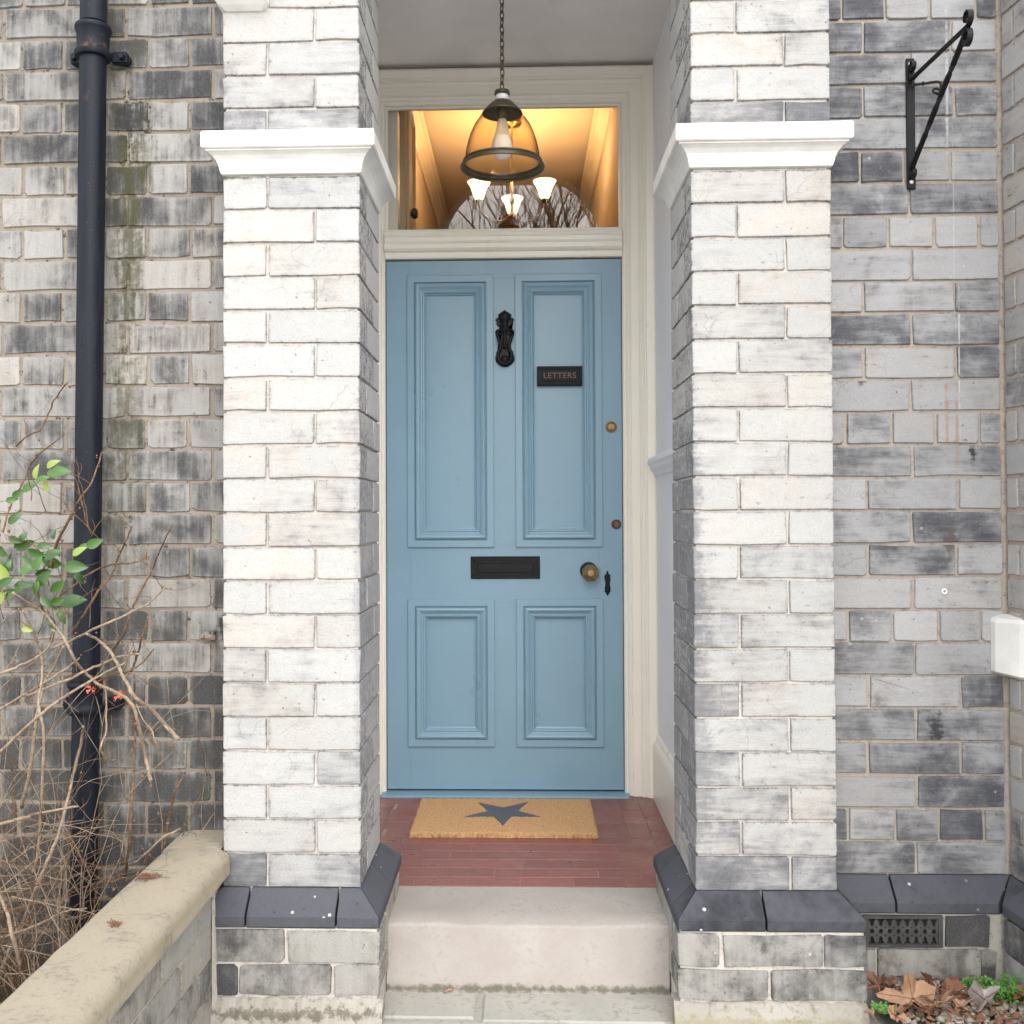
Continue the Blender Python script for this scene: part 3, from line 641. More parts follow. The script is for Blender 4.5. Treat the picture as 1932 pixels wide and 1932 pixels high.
for i in range(n+1):
    x = -.352+(.722)*i/n; w = ns(x, 1); d = ns(x, 4)*.35
    dip = -.004*math.exp(-((x-.02)/.2)**2)
    rings.append([(x, .104+d*.5, -.05), (x, .104+d*.5, .022), (x, .110+d, .03), (x, .109+d, .148+w), (x, .111+d, .155+w+dip), (x, .117+d, .159+w+dip), (x, .20, .1595+dip*.6), (x, .364, .1595), (x, .364, -.05)])
st.loft(rings).build('stone_step', 'step_stone', None, True, None, 'worn pale stone doorstep between the two brick pillars', 'step', auto=40)
gb = MB(); nx, ny = 14, 10
vs = [(.868+(1.9-.868)*i/nx, -.9+(.08+.9)*j/ny, .036+U(-.006, .006)-(.02 if j < 3 else 0)) for j in range(ny+1) for i in range(nx+1)]
gb.add(vs, [(j*(nx+1)+i, j*(nx+1)+i+1, (j+1)*(nx+1)+i+1, (j+1)*(nx+1)+i) for j in range(ny) for i in range(nx)])
gb.build('gravel_bed', 'soil', kind='structure')
g = MB(); R2 = random.Random(5)
ico_v = [(0, 0, 1), (.89, 0, .45), (.28, .85, .45), (-.72, .53, .45), (-.72, -.53, .45), (.28, -.85, .45), (.72, .53, -.45), (-.28, .85, -.45), (-.89, 0, -.45), (-.28, -.85, -.45), (.72, -.53, -.45), (0, 0, -1)]
ico_f = [(0,1,2),(0,2,3),(0,3,4),(0,4,5),(0,5,1),(1,6,2),(2,7,3),(3,8,4),(4,9,5),(5,10,1),(6,7,2),(7,8,3),(8,9,4),(9,10,5),(10,6,1),(11,7,6),(11,8,7),(11,9,8),(11,10,9),(11,6,10)]
for i in range(1700):
    x, y = R2.uniform(.87, 1.5), R2.uniform(-.35, .06); s = R2.uniform(.004, .011)*(1.3 if R2.random() < .1 else 1)
    if x > XC+.1*(YR-y)-.05: continue
    Mx = Matrix.Rotation(R2.uniform(0, 6), 3, 'Z') @ Matrix.Diagonal((s*R2.uniform(.8, 1.5), s, s*R2.uniform(.5, .9)))
    g.add([Mx @ Vector([c*R2.uniform(.85, 1.15) for c in v])+Vector((x, y, .04+R2.uniform(0, .008))) for v in ico_v], ico_f)
go = g.build('gravel', 'gravel', kind='stuff', smooth=True); tag(go, 'mixed pale gravel under the dry leaves below the right wall', 'gravel')

# ------------------------------------------------------------------ porch interior: floor, walls, ceiling
fl = empty('porch_floor', (0, .8, ZF), kind='structure')
MB().box(-.62, .50, .366, 1.30, -.04, ZF-.0025).build('grout', 'grout', fl)
TB = {}
def tile(x0, x1, y0, y1):
    w, d = round(x1-x0, 4), round(y1-y0, 4)
    if w < .012 or d < .012: return
    if (w, d) not in TB:
        mm = MB().loft([[(-w/2, -d/2, -.014), (w/2, -d/2, -.014), (w/2, d/2, -.014), (-w/2, d/2, -.014)], [(-w/2, -d/2, -.0012), (w/2, -d/2, -.0012), (w/2, d/2, -.0012), (-w/2, d/2, -.0012)], [(-w/2+.0012, -d/2+.0012, 0), (w/2-.0012, -d/2+.0012, 0), (w/2-.0012, d/2-.0012, 0), (-w/2+.0012, d/2-.0012, 0)]])
        me = bpy.data.meshes.new('tile'); me.from_pydata(mm.v, [], mm.f); me.update(); fix_normals(me); me.materials.append(MAT['tile']); TB[(w, d)] = me
    o = bpy.data.objects.new('tile', TB[(w, d)]); link(o, fl, ((x0+x1)/2, (y0+y1)/2, ZF+U(-.0006, .0006))); o.rotation_euler = (U(-.003, .003), U(-.003, .003), 0)
TG = .0024; tp = .0735; bl, brr = -.465, .345; L = .152
row = 0; y = .367
while y < 1.25:
    y1 = min(y+tp-TG, 1.252); off = (row % 2)*L/2
    x = bl-L+off+(.012 if row % 4 > 1 else 0)
    while x < brr:
        a, b = max(x, bl), min(x+L-TG, brr-TG)
        if b > a: tile(a, b, y, y1)
        x += L
    y += tp; row += 1
for xs, sh in (((bl-tp, bl-TG), 0.), ((bl-2*tp, bl-tp-TG), .07), ((brr, brr+tp-TG), .03), ((brr+tp, .494), .1)):
    y = .367-sh
    while y < 1.25:
        tile(xs[0], xs[1], max(.367, y), min(y+L-TG, 1.252)); y += L
XW, XWL = .497, -.622
pwR = empty('porch_wall', (XW, .8, ZF), 'lilac white plaster side wall of the porch right of the door frame', 'wall')
MB().box(XW, .70, PD-.002, 1.60, ZF-.1, 2.99).build('plaster', 'lilac_plaster', pwR)
prof = [(0, .162), (.02, .162), (.02, .355), (.016, .366), (.008, .378), (.007, .39), (0, .40)]
MB().loft([[(XW-o, y, z) for o, z in prof] for y in (PD+.05, 1.252)]).build('skirting_board', 'cream_paint', pwR)
prof = [(0, 1.345), (.008, 1.347), (.012, 1.36), (.024, 1.372), (.026, 1.385), (.034, 1.392), (.034, 1.404), (.024, 1.414), (0, 1.42)]
MB().loft([[(XW-o, y, z) for o, z in prof] for y in (PD, 1.245)]).build('dado_rail', 'lilac_plaster', pwR)
pwL = empty('porch_wall', (XWL, .8, ZF), 'white plaster side wall of the porch hidden behind the left pillar', 'wall')
MB().box(-.735, XWL, PD-.002, 1.60, ZF-.1, 2.99).build('plaster', 'lilac_plaster', pwL)
MB().box(-.9, .9, PD-.002, 1.335, 2.90, 3.05).build('porch_ceiling', 'ceiling_plaster', kind='structure')

# ------------------------------------------------------------------ door frame with fanlight
YD = 1.30
dx0, dx1 = -.513, .379; dz0, dz1 = .178, 2.171
fz1 = at(1100, 195, Y=YD)[2]; tz0, tz1 = dz1+.003, at(1000, 434, Y=YD)[2]
df = empty('door_frame', (-.07, YD, ZF), 'cream painted moulded door frame with glazed fanlight over the blue door', 'door frame')
prof = [(0, 1.345), (0, 1.292), (.006, 1.286), (.012, 1.286), (.015, 1.279), (.022, 1.275), (.028, 1.279), (.031, 1.272), (.060, 1.272), (.063, 1.264), (.070, 1.259), (.077, 1.262), (.080, 1.256), (.084, 1.256), (.087, 1.250), (.112, 1.246), (.118, 1.249), (.123, 1.257), (.123, 1.345)]
JR = lambda t, y, z: (dx1+t, y, z); JL = lambda t, y, z: (dx0-t, y, z)
MB().loft([[(dx1+t, y, ZF+.001) for t, y in prof], [(dx1+t, y, fz1+t) for t, y in prof]]).build('jamb', 'cream_paint', df)
MB().loft([[(dx0-t, y, ZF+.001) for t, y in prof], [(dx0-t, y, fz1+t) for t, y in prof]]).build('jamb', 'cream_paint', df)
MB().loft([[(dx0-t, y, fz1+t) for t, y in prof], [(dx1+t, y, fz1+t) for t, y in prof]]).build('head', 'cream_paint', df)
tp_ = [(1.345, tz0), (1.285, tz0), (1.282, tz0+.006), (1.282, tz0+.022), (1.270, tz0+.026), (1.262, tz0+.034), (1.262, tz0+.05), (1.268, tz0+.056), (1.272, tz0+.064), (1.272, tz1-.03), (1.266, tz1-.026), (1.262, tz1-.018), (1.266, tz1-.01), (1.300, tz1), (1.345, tz1)]
MB().loft([[(x, y, z) for y, z in tp_] for x in (dx0+.0005, dx1-.0005)]).build('transom_bar', 'cream_paint', df)
px0, px1 = dx0+.004, dx1-.004
MB().box(px0, px1, 1.318, 1.322, tz1-.006, fz1+.006).build('window_pane', 'pane_glass', df)
m = MB(); m.box(dx0+.0005, dx0+.009, 1.304, 1.3175, tz1+.0005, fz1-.0005); m.box(dx1-.009, dx1-.0005, 1.304, 1.3175, tz1+.0005, fz1-.0005); m.box(dx0+.009, dx1-.009, 1.304, 1.3175, fz1-.009, fz1-.0005); m.box(dx0+.009, dx1-.009, 1.304, 1.3175, tz1+.0005, tz1+.008)
m.build('glazing_bead', 'cream_paint', df)
MB().box(dx0+.0005, dx0+.043, 1.335, 1.40, tz1, fz1).build('sash_stile', 'cream_paint', df)

# ------------------------------------------------------------------ the blue door
dr = empty('front_door', (-.067, YD, ZF), 'pale blue four panelled front door with black knocker and brass knob', 'door')
P = lambda px, py: (lambda q: (q[0], q[2]))(at(px, py, Y=YD-.008))
panels = [((770, 520.5), (932.5, 1031.5)), ((973.5, 517), (1138.5, 1033)), ((767, 1130), (934, 1408.5)), ((971.5, 1131), (1139, 1411))]
pb = []
for (a, b), (c, d) in panels:
    x0, z1 = P(a, b); x1, z0 = P(c, d); pb.append([x0, x1, z0, z1])
for i, j in ((0, 2), (1, 3)):
    for q in (0, 1):
        v = (pb[i][q]+pb[j][q])/2; pb[i][q] = pb[j][q] = v
for i, j in ((0, 1), (2, 3)):
    for q in (2, 3):
        v = (pb[i][q]+pb[j][q])/2; pb[i][q] = pb[j][q] = v
IN = .012; yb = 1.345
xa, xb_, xc_, xd = pb[0][0]+IN, pb[0][1]-IN, pb[1][0]+IN, pb[1][1]-IN
za, zb_, zc_, zd = pb[2][2]+IN, pb[2][3]-IN, pb[0][2]+IN, pb[0][3]-IN
D = lambda nm, *b: MB().box(*b, bev=.0004).build(nm, 'blue_paint', dr)
g_ = .0001
D('stile', dx0+.003, xa, YD, yb, dz0, dz1-.003); D('stile', xd, dx1-.003, YD, yb, dz0, dz1-.003)
for z0, z1 in ((dz0, za), (zb_, zc_), (zd, dz1-.003)): D('rail', xa+g_, xd-g_, YD+.0001, yb, z0, z1)
for z0, z1 in ((za, zb_), (zc_, zd)): D('muntin', xb_, xc_, YD+.0002, yb, z0+g_, z1-g_)
MPROF = [(0, .0015), (0, -.008), (.002, -.0095), (.0255, -.0095), (.0275, -.0075), (.028, -.002), (.0305, -.002), (.0315, -.011), (.0345, -.0155), (.0395, -.017), (.0445, -.0155), (.049, -.0115), (.053, -.008), (.057, -.007), (.0582, -.0085), (.061, -.011), (.064, -.0105), (.067, -.0075), (.069, .000), (.0735, .002), (.0735, .012)]
for x0, x1, z0, z1 in pb:
    p = MB().box(x0+.0125, x1-.0125, YD+.0105, yb-.006, z0+.0125, z1-.0125).build('door_panel', 'blue_paint', dr)
    m = MB().loft([[(x0+t, YD+y, z0+t), (x1-t, YD+y, z0+t), (x1-t, YD+y, z1-t), (x0+t, YD+y, z1-t)] for t, y in MPROF], True, False)
    m.build('moulding', 'blue_paint', p)
th = [(1.345, ZF), (1.252, ZF), (1.250, ZF+.004), (1.250, ZF+.0145), (1.256, ZF+.020), (1.29, ZF+.0235), (1.345, ZF+.0235)]
# a sloped sill under the door: part of the frame
dzs = [(y, z-.0165) for y, z in th]
MB().loft([[(x, y, z) for y, z in th[:0]+[(1.345, ZF-.02), (1.247, ZF-.02), (1.240, ZF+.001), (1.240, ZF+.005), (1.2425, ZF+.008), (1.247, ZF+.0095), (1.300, ZF+.0115), (1.345, ZF+.0115)]] for x in (dx0-.012, dx1+.012)]).build('door_sill', 'blue_paint', df)

# furniture of the door
YDf = YD-.0005
def sym_outline(cx, pts):
    """half widths by height turned into a closed symmetric outline (x, z)"""
    return [(cx+w, z) for w, z in pts]+[(cx-w, z) for w, z in reversed(pts) if w > 1e-5]
def plate(name, outline, y0, th, bev, parent, mat='black_iron', smooth=False):
    n = len(outline); cx = sum(p[0] for p in outline)/n; cz = sum(p[1] for p in outline)/n
    # triangulated by bmesh so that concave outlines fill properly
    me = bpy.data.meshes.new(name); bm = bmesh.new()
    def shrink(i, d):
        a, b, c = outline[i-1], outline[i], outline[(i+1) % n]
        t = Vector((c[0]-a[0], c[1]-a[1])); t = t.normalized() if t.length else Vector((1, 0)); nn = Vector((-t.y, t.x)); return (b[0]+nn.x*d, b[1]+nn.y*d)
    area = sum(outline[i][0]*outline[(i+1) % n][1]-outline[(i+1) % n][0]*outline[i][1] for i in range(n)); sg = 1 if area > 0 else -1
    r0 = [bm.verts.new((x, y0, z)) for x, z in outline]; r1 = [bm.verts.new((x, y0-th+bev, z)) for x, z in outline]
    r2 = [bm.verts.new((shrink(i, bev*sg)[0], y0-th, shrink(i, bev*sg)[1])) for i in range(n)]
    for A, B in ((r0, r1), (r1, r2)):
        for i in range(n): bm.faces.new((A[i], A[(i+1) % n], B[(i+1) % n], B[i]))
    f = bm.faces.new(r2); bmesh.ops.triangulate(bm, faces=[f]); bmesh.ops.recalc_face_normals(bm, faces=bm.faces)
    c = Vector((cx, y0, cz))
    for v in bm.verts: v.co -= c
    bm.to_mesh(me); bm.free(); me.materials.append(MAT[mat]); o = bpy.data.objects.new(name, me); link(o, parent, c); return o
s_ = 3.74/CAM['f']                          # metres per picture unit at the door
kx, kz = P(952.5, 638); kh = lambda p: kz-(p-638)*s_
kn = [(0, 584), (3, 586), (5, 589), (4, 592), (8, 593), (11, 591), (13, 594), (11, 598), (16, 600), (18, 603), (15, 607), (16, 611), (13, 614), (9, 617), (7, 621), (10, 623), (15, 624), (18, 628), (17, 634), (13, 637), (15, 640), (13, 645), (9, 649), (7, 654), (8, 659), (12, 663), (16, 668), (18, 674), (18, 680), (15, 685), (11, 689), (6, 692), (0, 693)]
ko = plate('door_knocker', sym_outline(kx, [(w*s_, kh(p)) for w, p in kn]), YDf, .010, .003, dr)
m = MB()
m.lathe([(.0, .048), (.012, .045), (.022, .036), (.024, .022), (.016, .01), (.011, -.002), (.014, -.012), (.02, -.02), (.012, -.03), (.0, -.034)], (kx, YDf-.010, kh(611)), 14)
m.build('crown_boss', 'black_iron', ko, True)
m = MB(); arc = [(-14, 634), (-11, 643), (-8, 652), (-9, 660), (-13, 668), (-12, 679), (-6, 686), (0, 688), (6, 686), (12, 679), (13, 668), (9, 660), (8, 652), (11, 643), (14, 634)]
m.tube(spline([(kx+a*s_, YDf-.022, kh(b)) for a, b in arc], 3), [.0065]*43, 8)
m.lathe([(0, -.016), (.012, -.012), (.016, 0), (.012, .012), (0, .016)], (kx, YDf-.022, kh(680)), 12, 'Z'); m.build('striker', 'black_iron', ko, True)
m = MB()
for sx in (-1, 1):
    sc = [(kx+sx*(10+math.cos(a)*r)*s_, YDf-.014, kh(628-math.sin(a)*r)) for a, r in [(t*.55, 7-t*.45) for t in range(12)]]
    m.tube(sc, .0035, 6)
m.tube(spline([(kx, YDf-.016, kh(620)), (kx, YDf-.022, kh(640)), (kx, YDf-.018, kh(658))], 4), .006, 8)
m.build('scroll', 'black_iron', ko, True)
# LETTERS plate
def letter_plate(a, b, c, d, border):
    x0, z1 = P(a, b); x1, z0 = P(c, d)
    o = MB().box(x0, x1, YDf-.006, YDf, z0, z1, bev=.0015).build('letter_plate', 'black_iron', dr)
    bw = border; m = MB()
    for (p, q, r, s) in ((x0+.003, x1-.003, z1-.003-bw*.45, z1-.003), (x0+.003, x1-.003, z0+.003, z0+.003+bw*.45)): m.box(p, q, YDf-.0085, YDf-.0061, r, s, bev=.001)
    for (p, q, r, s) in ((x0+.003, x0+.003+bw*.45, z0+.004+bw*.45, z1-.004-bw*.45), (x1-.003-bw*.45, x1-.003, z0+.004+bw*.45, z1-.004-bw*.45)): m.box(p, q, YDf-.0085, YDf-.0061, r, s, bev=.001)
    m.build('plate_border', 'black_iron', o)
    MB().box(x0+bw, x1-bw, YDf-.010, YDf-.0062, z0+bw, z1-bw, bev=.002).build('flap', 'black_iron', o)
    return o, x0, x1, z0, z1
lp, x0, x1, z0, z1 = letter_plate(1013, 691, 1099, 727.5, .018)
dr_ = P(1056, 709)
g2 = G('rubbed_lettering'); g2.bsdf((.11, .078, .06), .45, metal=.3); MAT['lettering'] = g2.m
cu = bpy.data.curves.new('lettering', 'FONT'); cu.body = 'LETTERS'; cu.size = .030; cu.extrude = .0015; cu.align_x = 'CENTER'; cu.align_y = 'CENTER'; cu.space_character = 1.12
to = bpy.data.objects.new('lettering_tmp', cu); COL.objects.link(to); bpy.context.view_layer.update()
me = bpy.data.meshes.new_from_object(to.evaluated_get(bpy.context.evaluated_depsgraph_get())); bpy.data.objects.remove(to)
me.transform(Matrix.Rotation(rad(90), 4, 'X')); me.materials.clear(); me.materials.append(MAT['lettering'])
lo = bpy.data.objects.new('lettering', me); link(lo, lp, (dr_[0], YDf-.0112, dr_[1]))
m = MB()
for i in range(9):
    for zz in (z0+.008, z1-.008): m.torus((x0+.012+(x1-x0-.024)*i/8, YDf-.0088, zz), .0045, .0014, Matrix.Rotation(rad(90), 3, 'X'), 8, 4)
m.build('scrollwork', 'black_iron', lp, True)
letter_plate(888, 1050, 1019, 1092, .024)
# locks
def lock(px, py, r, mats):
    x, z = P(px, py); o = MB().lathe([(0, -.0065), (r*.55, -.0065), (r*.62, -.0045), (r*.8, -.007), (r*.95, -.0055), (r, 0)], (x, YDf, z), 24, 'Y').build('cylinder_lock', mats, dr, True, auto=40)
    return o, x, z
o, x, z = lock(1153.5, 805, .0215, 'brass'); m = MB(); m.lathe([(0, -.0075), (.0018, -.0075), (.0018, 0)], (x, YDf, z-.004), 8, 'Y'); m.box(x-.001, x+.001, YDf-.0076, YDf, z-.011, z-.004); m.build('keyhole', 'hole_shade', o)
g3 = G('copper_disc'); nn = g3.noise(g3.pos(), 60, 4); g3.bsdf(g3.mix(nn, (.10, .05, .035), (.2, .11, .07)), .5, metal=.6); MAT['copper'] = g3.m
lock(1163, 989, .0185, 'copper')
x, z = P(1113, 1080)
kb = MB().lathe([(0, -.066), (.012, -.0655), (.029, -.052), (.0335, -.040), (.029, -.030), (.014, -.022), (.011, -.010), (.014, -.004)], (x, YDf, z), 8, 'Y', ph=rad(22.5)).build('door_knob', 'brass', dr)
MB().lathe([(0, -.006), (.026, -.006), (.032, -.003), (.033, 0)], (x-.004, YDf, z+.006), 24, 'Y').build('rose', 'black_iron', kb, True, auto=40)
x, z = P(1146.5, 1100); eh = lambda p: z-(p-1100)*s_
es = [(0, 1077), (2, 1079), (1.2, 1082), (4, 1084), (6.5, 1087), (4, 1089), (3, 1091), (6, 1092), (4.5, 1096), (4, 1101), (4.5, 1106), (6, 1110), (3, 1111), (4, 1113), (6.5, 1115), (4, 1118), (1.2, 1120), (2, 1122), (0, 1124)]
eo = plate('keyhole_plate', sym_outline(x, [(w*s_, eh(p)) for w, p in es]), YDf, .004, .001, dr)

# ------------------------------------------------------------------ doormat
ca = [at(794, 1505.5, Z=ZF+.018), at(1113.5, 1506, Z=ZF+.018), at(1127, 1576, Z=ZF+.012), at(775.5, 1573, Z=ZF+.012)]
mx0, mx1 = (ca[0][0]+ca[3][0])/2, (ca[1][0]+ca[2][0])/2; my1, my0 = min(1.236, (ca[0][1]+ca[1][1])/2), (ca[2][1]+ca[3][1])/2
mat_ = empty('doormat', ((mx0+mx1)/2, (my0+my1)/2, ZF), 'tan coir doormat with a grey star lying before the blue door', 'doormat')
m = MB(); nx, ny = 150, 70; R3 = random.Random(9)
vs = []
for j in range(ny+1):
    for i in range(nx+1):
        e = min(i, nx-i, j, ny-j); vs.append((mx0+(mx1-mx0)*i/nx+R3.uniform(-.0025, .0025), my0+(my1-my0)*j/ny+R3.uniform(-.0025, .0025), ZF+.017+R3.uniform(-.0016, .0016)-(.004 if e == 0 else 0)))
m.add(vs, [(j*(nx+1)+i, j*(nx+1)+i+1, (j+1)*(nx+1)+i+1, (j+1)*(nx+1)+i) for j in range(ny) for i in range(nx)])
bl_ = [i for i in range(nx+1)]+[j*(nx+1)+nx for j in range(1, ny+1)]+[ny*(nx+1)+i for i in range(nx-1, -1, -1)]+[j*(nx+1) for j in range(ny-1, 0, -1)]
b0 = len(m.v); cxm, cym = (mx0+mx1)/2, (my0+my1)/2
m.v += [(vs[i][0]+R3.uniform(-.002, .002)+.001*math.copysign(1, vs[i][0]-cxm), vs[i][1]+R3.uniform(-.002, .002), ZF+.001) for i in bl_]
m.f += [(bl_[i], bl_[(i+1) % len(bl_)], b0+(i+1) % len(bl_), b0+i) for i in range(len(bl_))]
m.build('coir_pile', 'coir', mat_)
# fringe of loose fibres round the edge
m = MB()
for i in range(1500):
    s = R3.random(); sd = R3.random()
    if sd < .62: p = Vector((mx0+(mx1-mx0)*s, my0, ZF+R3.uniform(.004, .017))); d = Vector((R3.uniform(-.4, .4), -1, R3.uniform(-.2, .5)))
    elif sd < .8: p = Vector((mx0, my0+(my1-my0)*s, ZF+.014)); d = Vector((-1, R3.uniform(-.4, .4), R3.uniform(-.2, .5)))
    else: p = Vector((mx1, my0+(my1-my0)*s, ZF+.014)); d = Vector((1, R3.uniform(-.4, .4), R3.uniform(-.2, .5)))
    d = d.normalized()*R3.uniform(.003, .007); sdv = d.cross(Vector((0, 0, 1))).normalized()*.0007
    m.add([p-sdv, p+sdv, p+d], [(0, 1, 2)])
m.build('fringe', 'coir', mat_, kind='stuff')
sc = at(952, 1535, Z=ZF+.02); pts = []
tipD = [at(948.5, 1556, Z=ZF+.02), at(1019.5, 1540, Z=ZF+.02), at(996, 1512.5, Z=ZF+.02), at(903, 1513.5, Z=ZF+.02), at(877, 1540, Z=ZF+.02)]
cc = np.mean(tipD, 0)
for i in range(5):
    a, b = np.array(tipD[i]), np.array(tipD[(i+1) % 5]); pts.append(a); pts.append(cc+((a+b)/2-cc)*.47)
m = MB(); m.add([(*cc[:2], ZF+.0193)]+[(p[0], p[1], ZF+.0193) for p in pts]+[(p[0], p[1], ZF+.016) for p in pts], [(0, 1+i, 1+(i+1) % 10) for i in range(10)]+[(1+i, 11+i, 11+(i+1) % 10, 1+(i+1) % 10) for i in range(10)])
m.build('star_print', 'star', mat_)

# ------------------------------------------------------------------ hall behind the fanlight
HX0, HX1, HZ = -.57, .45, 3.26
hall = empty('hall', (0, 3.4, ZF), 'warm lit hall with cream walls seen through the fanlight', 'hall')
MB().box(HX0-.05, HX0, 1.61, 6.5, ZF-.1, HZ+.02).build('hall_wall', 'hall_wall', hall)
MB().box(HX1, HX1+.05, 1.61, 6.5, ZF-.1, HZ+.02).build('hall_wall', 'hall_wall', hall)
MB().box(HX0, HX1, 6.45, 6.5, ZF-.1, HZ).build('hall_wall', 'hall_wall', hall)
MB().box(HX0-.05, HX1+.05, 1.34, 6.5, HZ+.021, HZ+.07).build('hall_ceiling', 'hall_wall', hall)
MB().box(HX0, HX1, 1.36, 6.5, ZF-.15, ZF-.05).build('hall_floor', 'tile', hall)
MB().box(-.74, .70, 1.346, 1.60, fz1+.13, HZ+.02).build('lintel', 'hall_wall', hall)
cp = [(0, 0), (.075, 0), (.075, .012), (.055, .02), (.035, .04), (.02, .062), (.012, .085), (0, .085)]
for nm, xs, sg in (('cornice', HX0, 1), ('cornice', HX1, -1)):
    MB().loft([[(xs+sg*a, y, HZ-b) for a, b in cp] for y in (1.61, 6.45)]).build(nm, 'hall_trim', hall)
hd = empty('cupboard_door', (-.49, 1.65, ZF), 'panelled hall door with a round knob, seen through the left of the fanlight', 'inner door')
MB().box(-.505, -.472, 1.62, 1.95, ZF, 2.98, bev=.004).build('door_leaf', 'hall_trim', hd)
MB().loft([[(-.4715, 1.66+t, 1.9+t), (-.4715, 1.91-t, 1.9+t), (-.4715, 1.91-t, 2.93-t), (-.4715, 1.66+t, 2.93-t)] if q == 0 else [(-.4715+q, 1.66+t, 1.9+t), (-.4715+q, 1.91-t, 1.9+t), (-.4715+q, 1.91-t, 2.93-t), (-.4715+q, 1.66+t, 2.93-t)] for t, q in ((0, 0), (0, .008), (.02, .012), (.03, 0))], True, False).build('moulding', 'hall_trim', hd)
kq = at(770, 376, X=-.45)
MB().lathe([(.008, -.02), (.008, .01), (.02, .018), (.024, .028), (.018, .04), (0, .043)], (-.472, 1.70, kq[2]), 16, 'X').build('knob', 'bronze', hd, True)
CH = at(966, 400, Y=2.75); cx, cyh = CH[0], 2.75
chand = empty('chandelier', (cx, cyh, HZ), 'lit three arm brass chandelier with flared glass shades in the hall', 'chandelier')
zh = at(964, 415, Y=2.75)[2]
m = MB(); m.lathe([(0, -.03), (.006, -.027), (.012, -.018), (.006, -.01), (.018, 0), (.026, .014), (.022, .028), (.01, .036), (.008, .08), (.014, .09), (.014, .11), (.007, .12), (.007, .2), (.013, .21), (.006, .23), (.005, HZ-.02-zh), (.05, HZ-.012-zh), (.055, HZ-zh)], (cx, cyh, zh), 16)
m.build('stem', 'brass', chand, True)
shade_pos = []
for a in (rad(205), rad(-25), rad(90)):
    ux, uy = math.cos(a), math.sin(a); r = .187
    am = MB().tube(spline([(cx+ux*q*r, cyh+uy*q*r, zh+h) for q, h in ((.08, .02), (.3, -.012), (.55, -.018), (.8, .0), (.96, .035), (1, .07))], 4), .0055, 8).build('arm', 'brass', chand, True)
    m = MB(); m.tube([(cx+ux*(.5+math.cos(t*.5)*(.16-t*.011))*r, cyh+uy*(.5+math.cos(t*.5)*(.16-t*.011))*r, zh+.22+math.sin(t*.5)*(.028-t*.002)) for t in range(13)], .004, 6); m.build('scroll', 'brass', chand, True)
    zs = zh+.075
    MB().lathe([(.0, -.012), (.016, -.01), (.02, 0), (.016, .012), (0, .014)], (cx+ux*r, cyh+uy*r, zs), 14).build('cup', 'bronze', am, True)
    MB().lathe([(.017, .006), (.026, .02), (.034, .045), (.044, .075), (.060, .100), (.0585, .1005), (.042, .076), (.032, .046), (.024, .021), (.015, .008)], (cx+ux*r, cyh+uy*r, zs), 24, caps=False).build('glass_shade', 'lit_glass', am, True)
    shade_pos.append((cx+ux*r, cyh+uy*r, zs+.10))
for p in shade_pos:
    l = bpy.data.lights.new('hall_bulb', 'POINT'); l.energy = 2.3; l.color = (1, .63, .30); l.shadow_soft_size = .03
    o = bpy.data.objects.new('hall_bulb', l); o.location = p; COL.objects.link(o)

# ------------------------------------------------------------------ pendant lantern on its chain
YP = .66
LC = at(948, 322, Y=YP); lx = LC[0]; sp = (YP-CAM['cy'])/CAM['f']
hz = lambda p: at(948, p, Y=YP)[2]
pend = empty('pendant_lantern', (lx, YP, 2.9), 'bell shaped smoked glass pendant lantern hanging on a chain before the fanlight', 'lantern')
prof = [(10, 171), (14, 172), (15, 178), (11, 181)]
MB().lathe([(0, hz(170)-LC[2])]+[(r*sp, hz(p)-LC[2]) for r, p in prof]+[(0, hz(182)-LC[2])], (lx, YP, LC[2]), 20).build('loop_cap', 'bronze', pend, True, auto=40)
MB().lathe([(r*sp, hz(p)-LC[2]) for r, p in ((12, 180), (12.5, 184), (12, 191))], (lx, YP, LC[2]), 20).build('neck', 'plastic', pend, True)
MB().lathe([(r*sp, hz(p)-LC[2]) for r, p in ((12, 190), (17, 192), (22, 196), (30, 204), (37, 212), (38.5, 215), (36, 215), (28, 206), (14, 194))], (lx, YP, LC[2]), 28, caps=False).build('cap', 'bronze', pend, True)
gp = [(37, 213), (44, 224), (53, 237), (60, 252), (65, 267), (68.5, 282), (70.5, 296), (72, 306)]
MB().lathe([(r*sp, hz(p)-LC[2]) for r, p in gp], (lx, YP, LC[2]), 40, caps=False).build('glass_bell', 'smoked_glass', pend, True)
m = MB(); m.torus((lx, YP, hz(306)), 74*sp, .0030, None, 48, 8); m.torus((lx, YP, hz(316)), 78*sp, .0038, None, 48, 8)
m.lathe([(r*sp, hz(p)-LC[2]) for r, p in ((72, 304), (75, 309), (78, 315), (77, 317), (73, 310))], (lx, YP, LC[2]), 48, caps=False); m.build('rim', 'bronze', pend, True)
MB().lathe([(0, hz(206)-LC[2]), (.020, hz(206)-LC[2]), (.020, hz(220)-LC[2]), (.012, hz(226)-LC[2]), (0, hz(226)-LC[2])], (lx, YP, LC[2]), 16).build('lamp_holder', 'bronze', pend, True, auto=40)
bp = [(8, 226), (10, 236), (12, 246), (15, 256), (19, 268), (20.5, 278), (19, 288), (14, 296), (7, 300), (0, 301)]
bb = MB().lathe([(r*sp, hz(p)-LC[2]) for r, p in bp], (lx, YP, LC[2]), 24, caps=False).build('bulb', 'bulb_glass', pend, True)
g4 = G('filament'); n4 = g4.bsdf((.45, .22, .12), .5); MAT['filament'] = g4.m
m = MB()
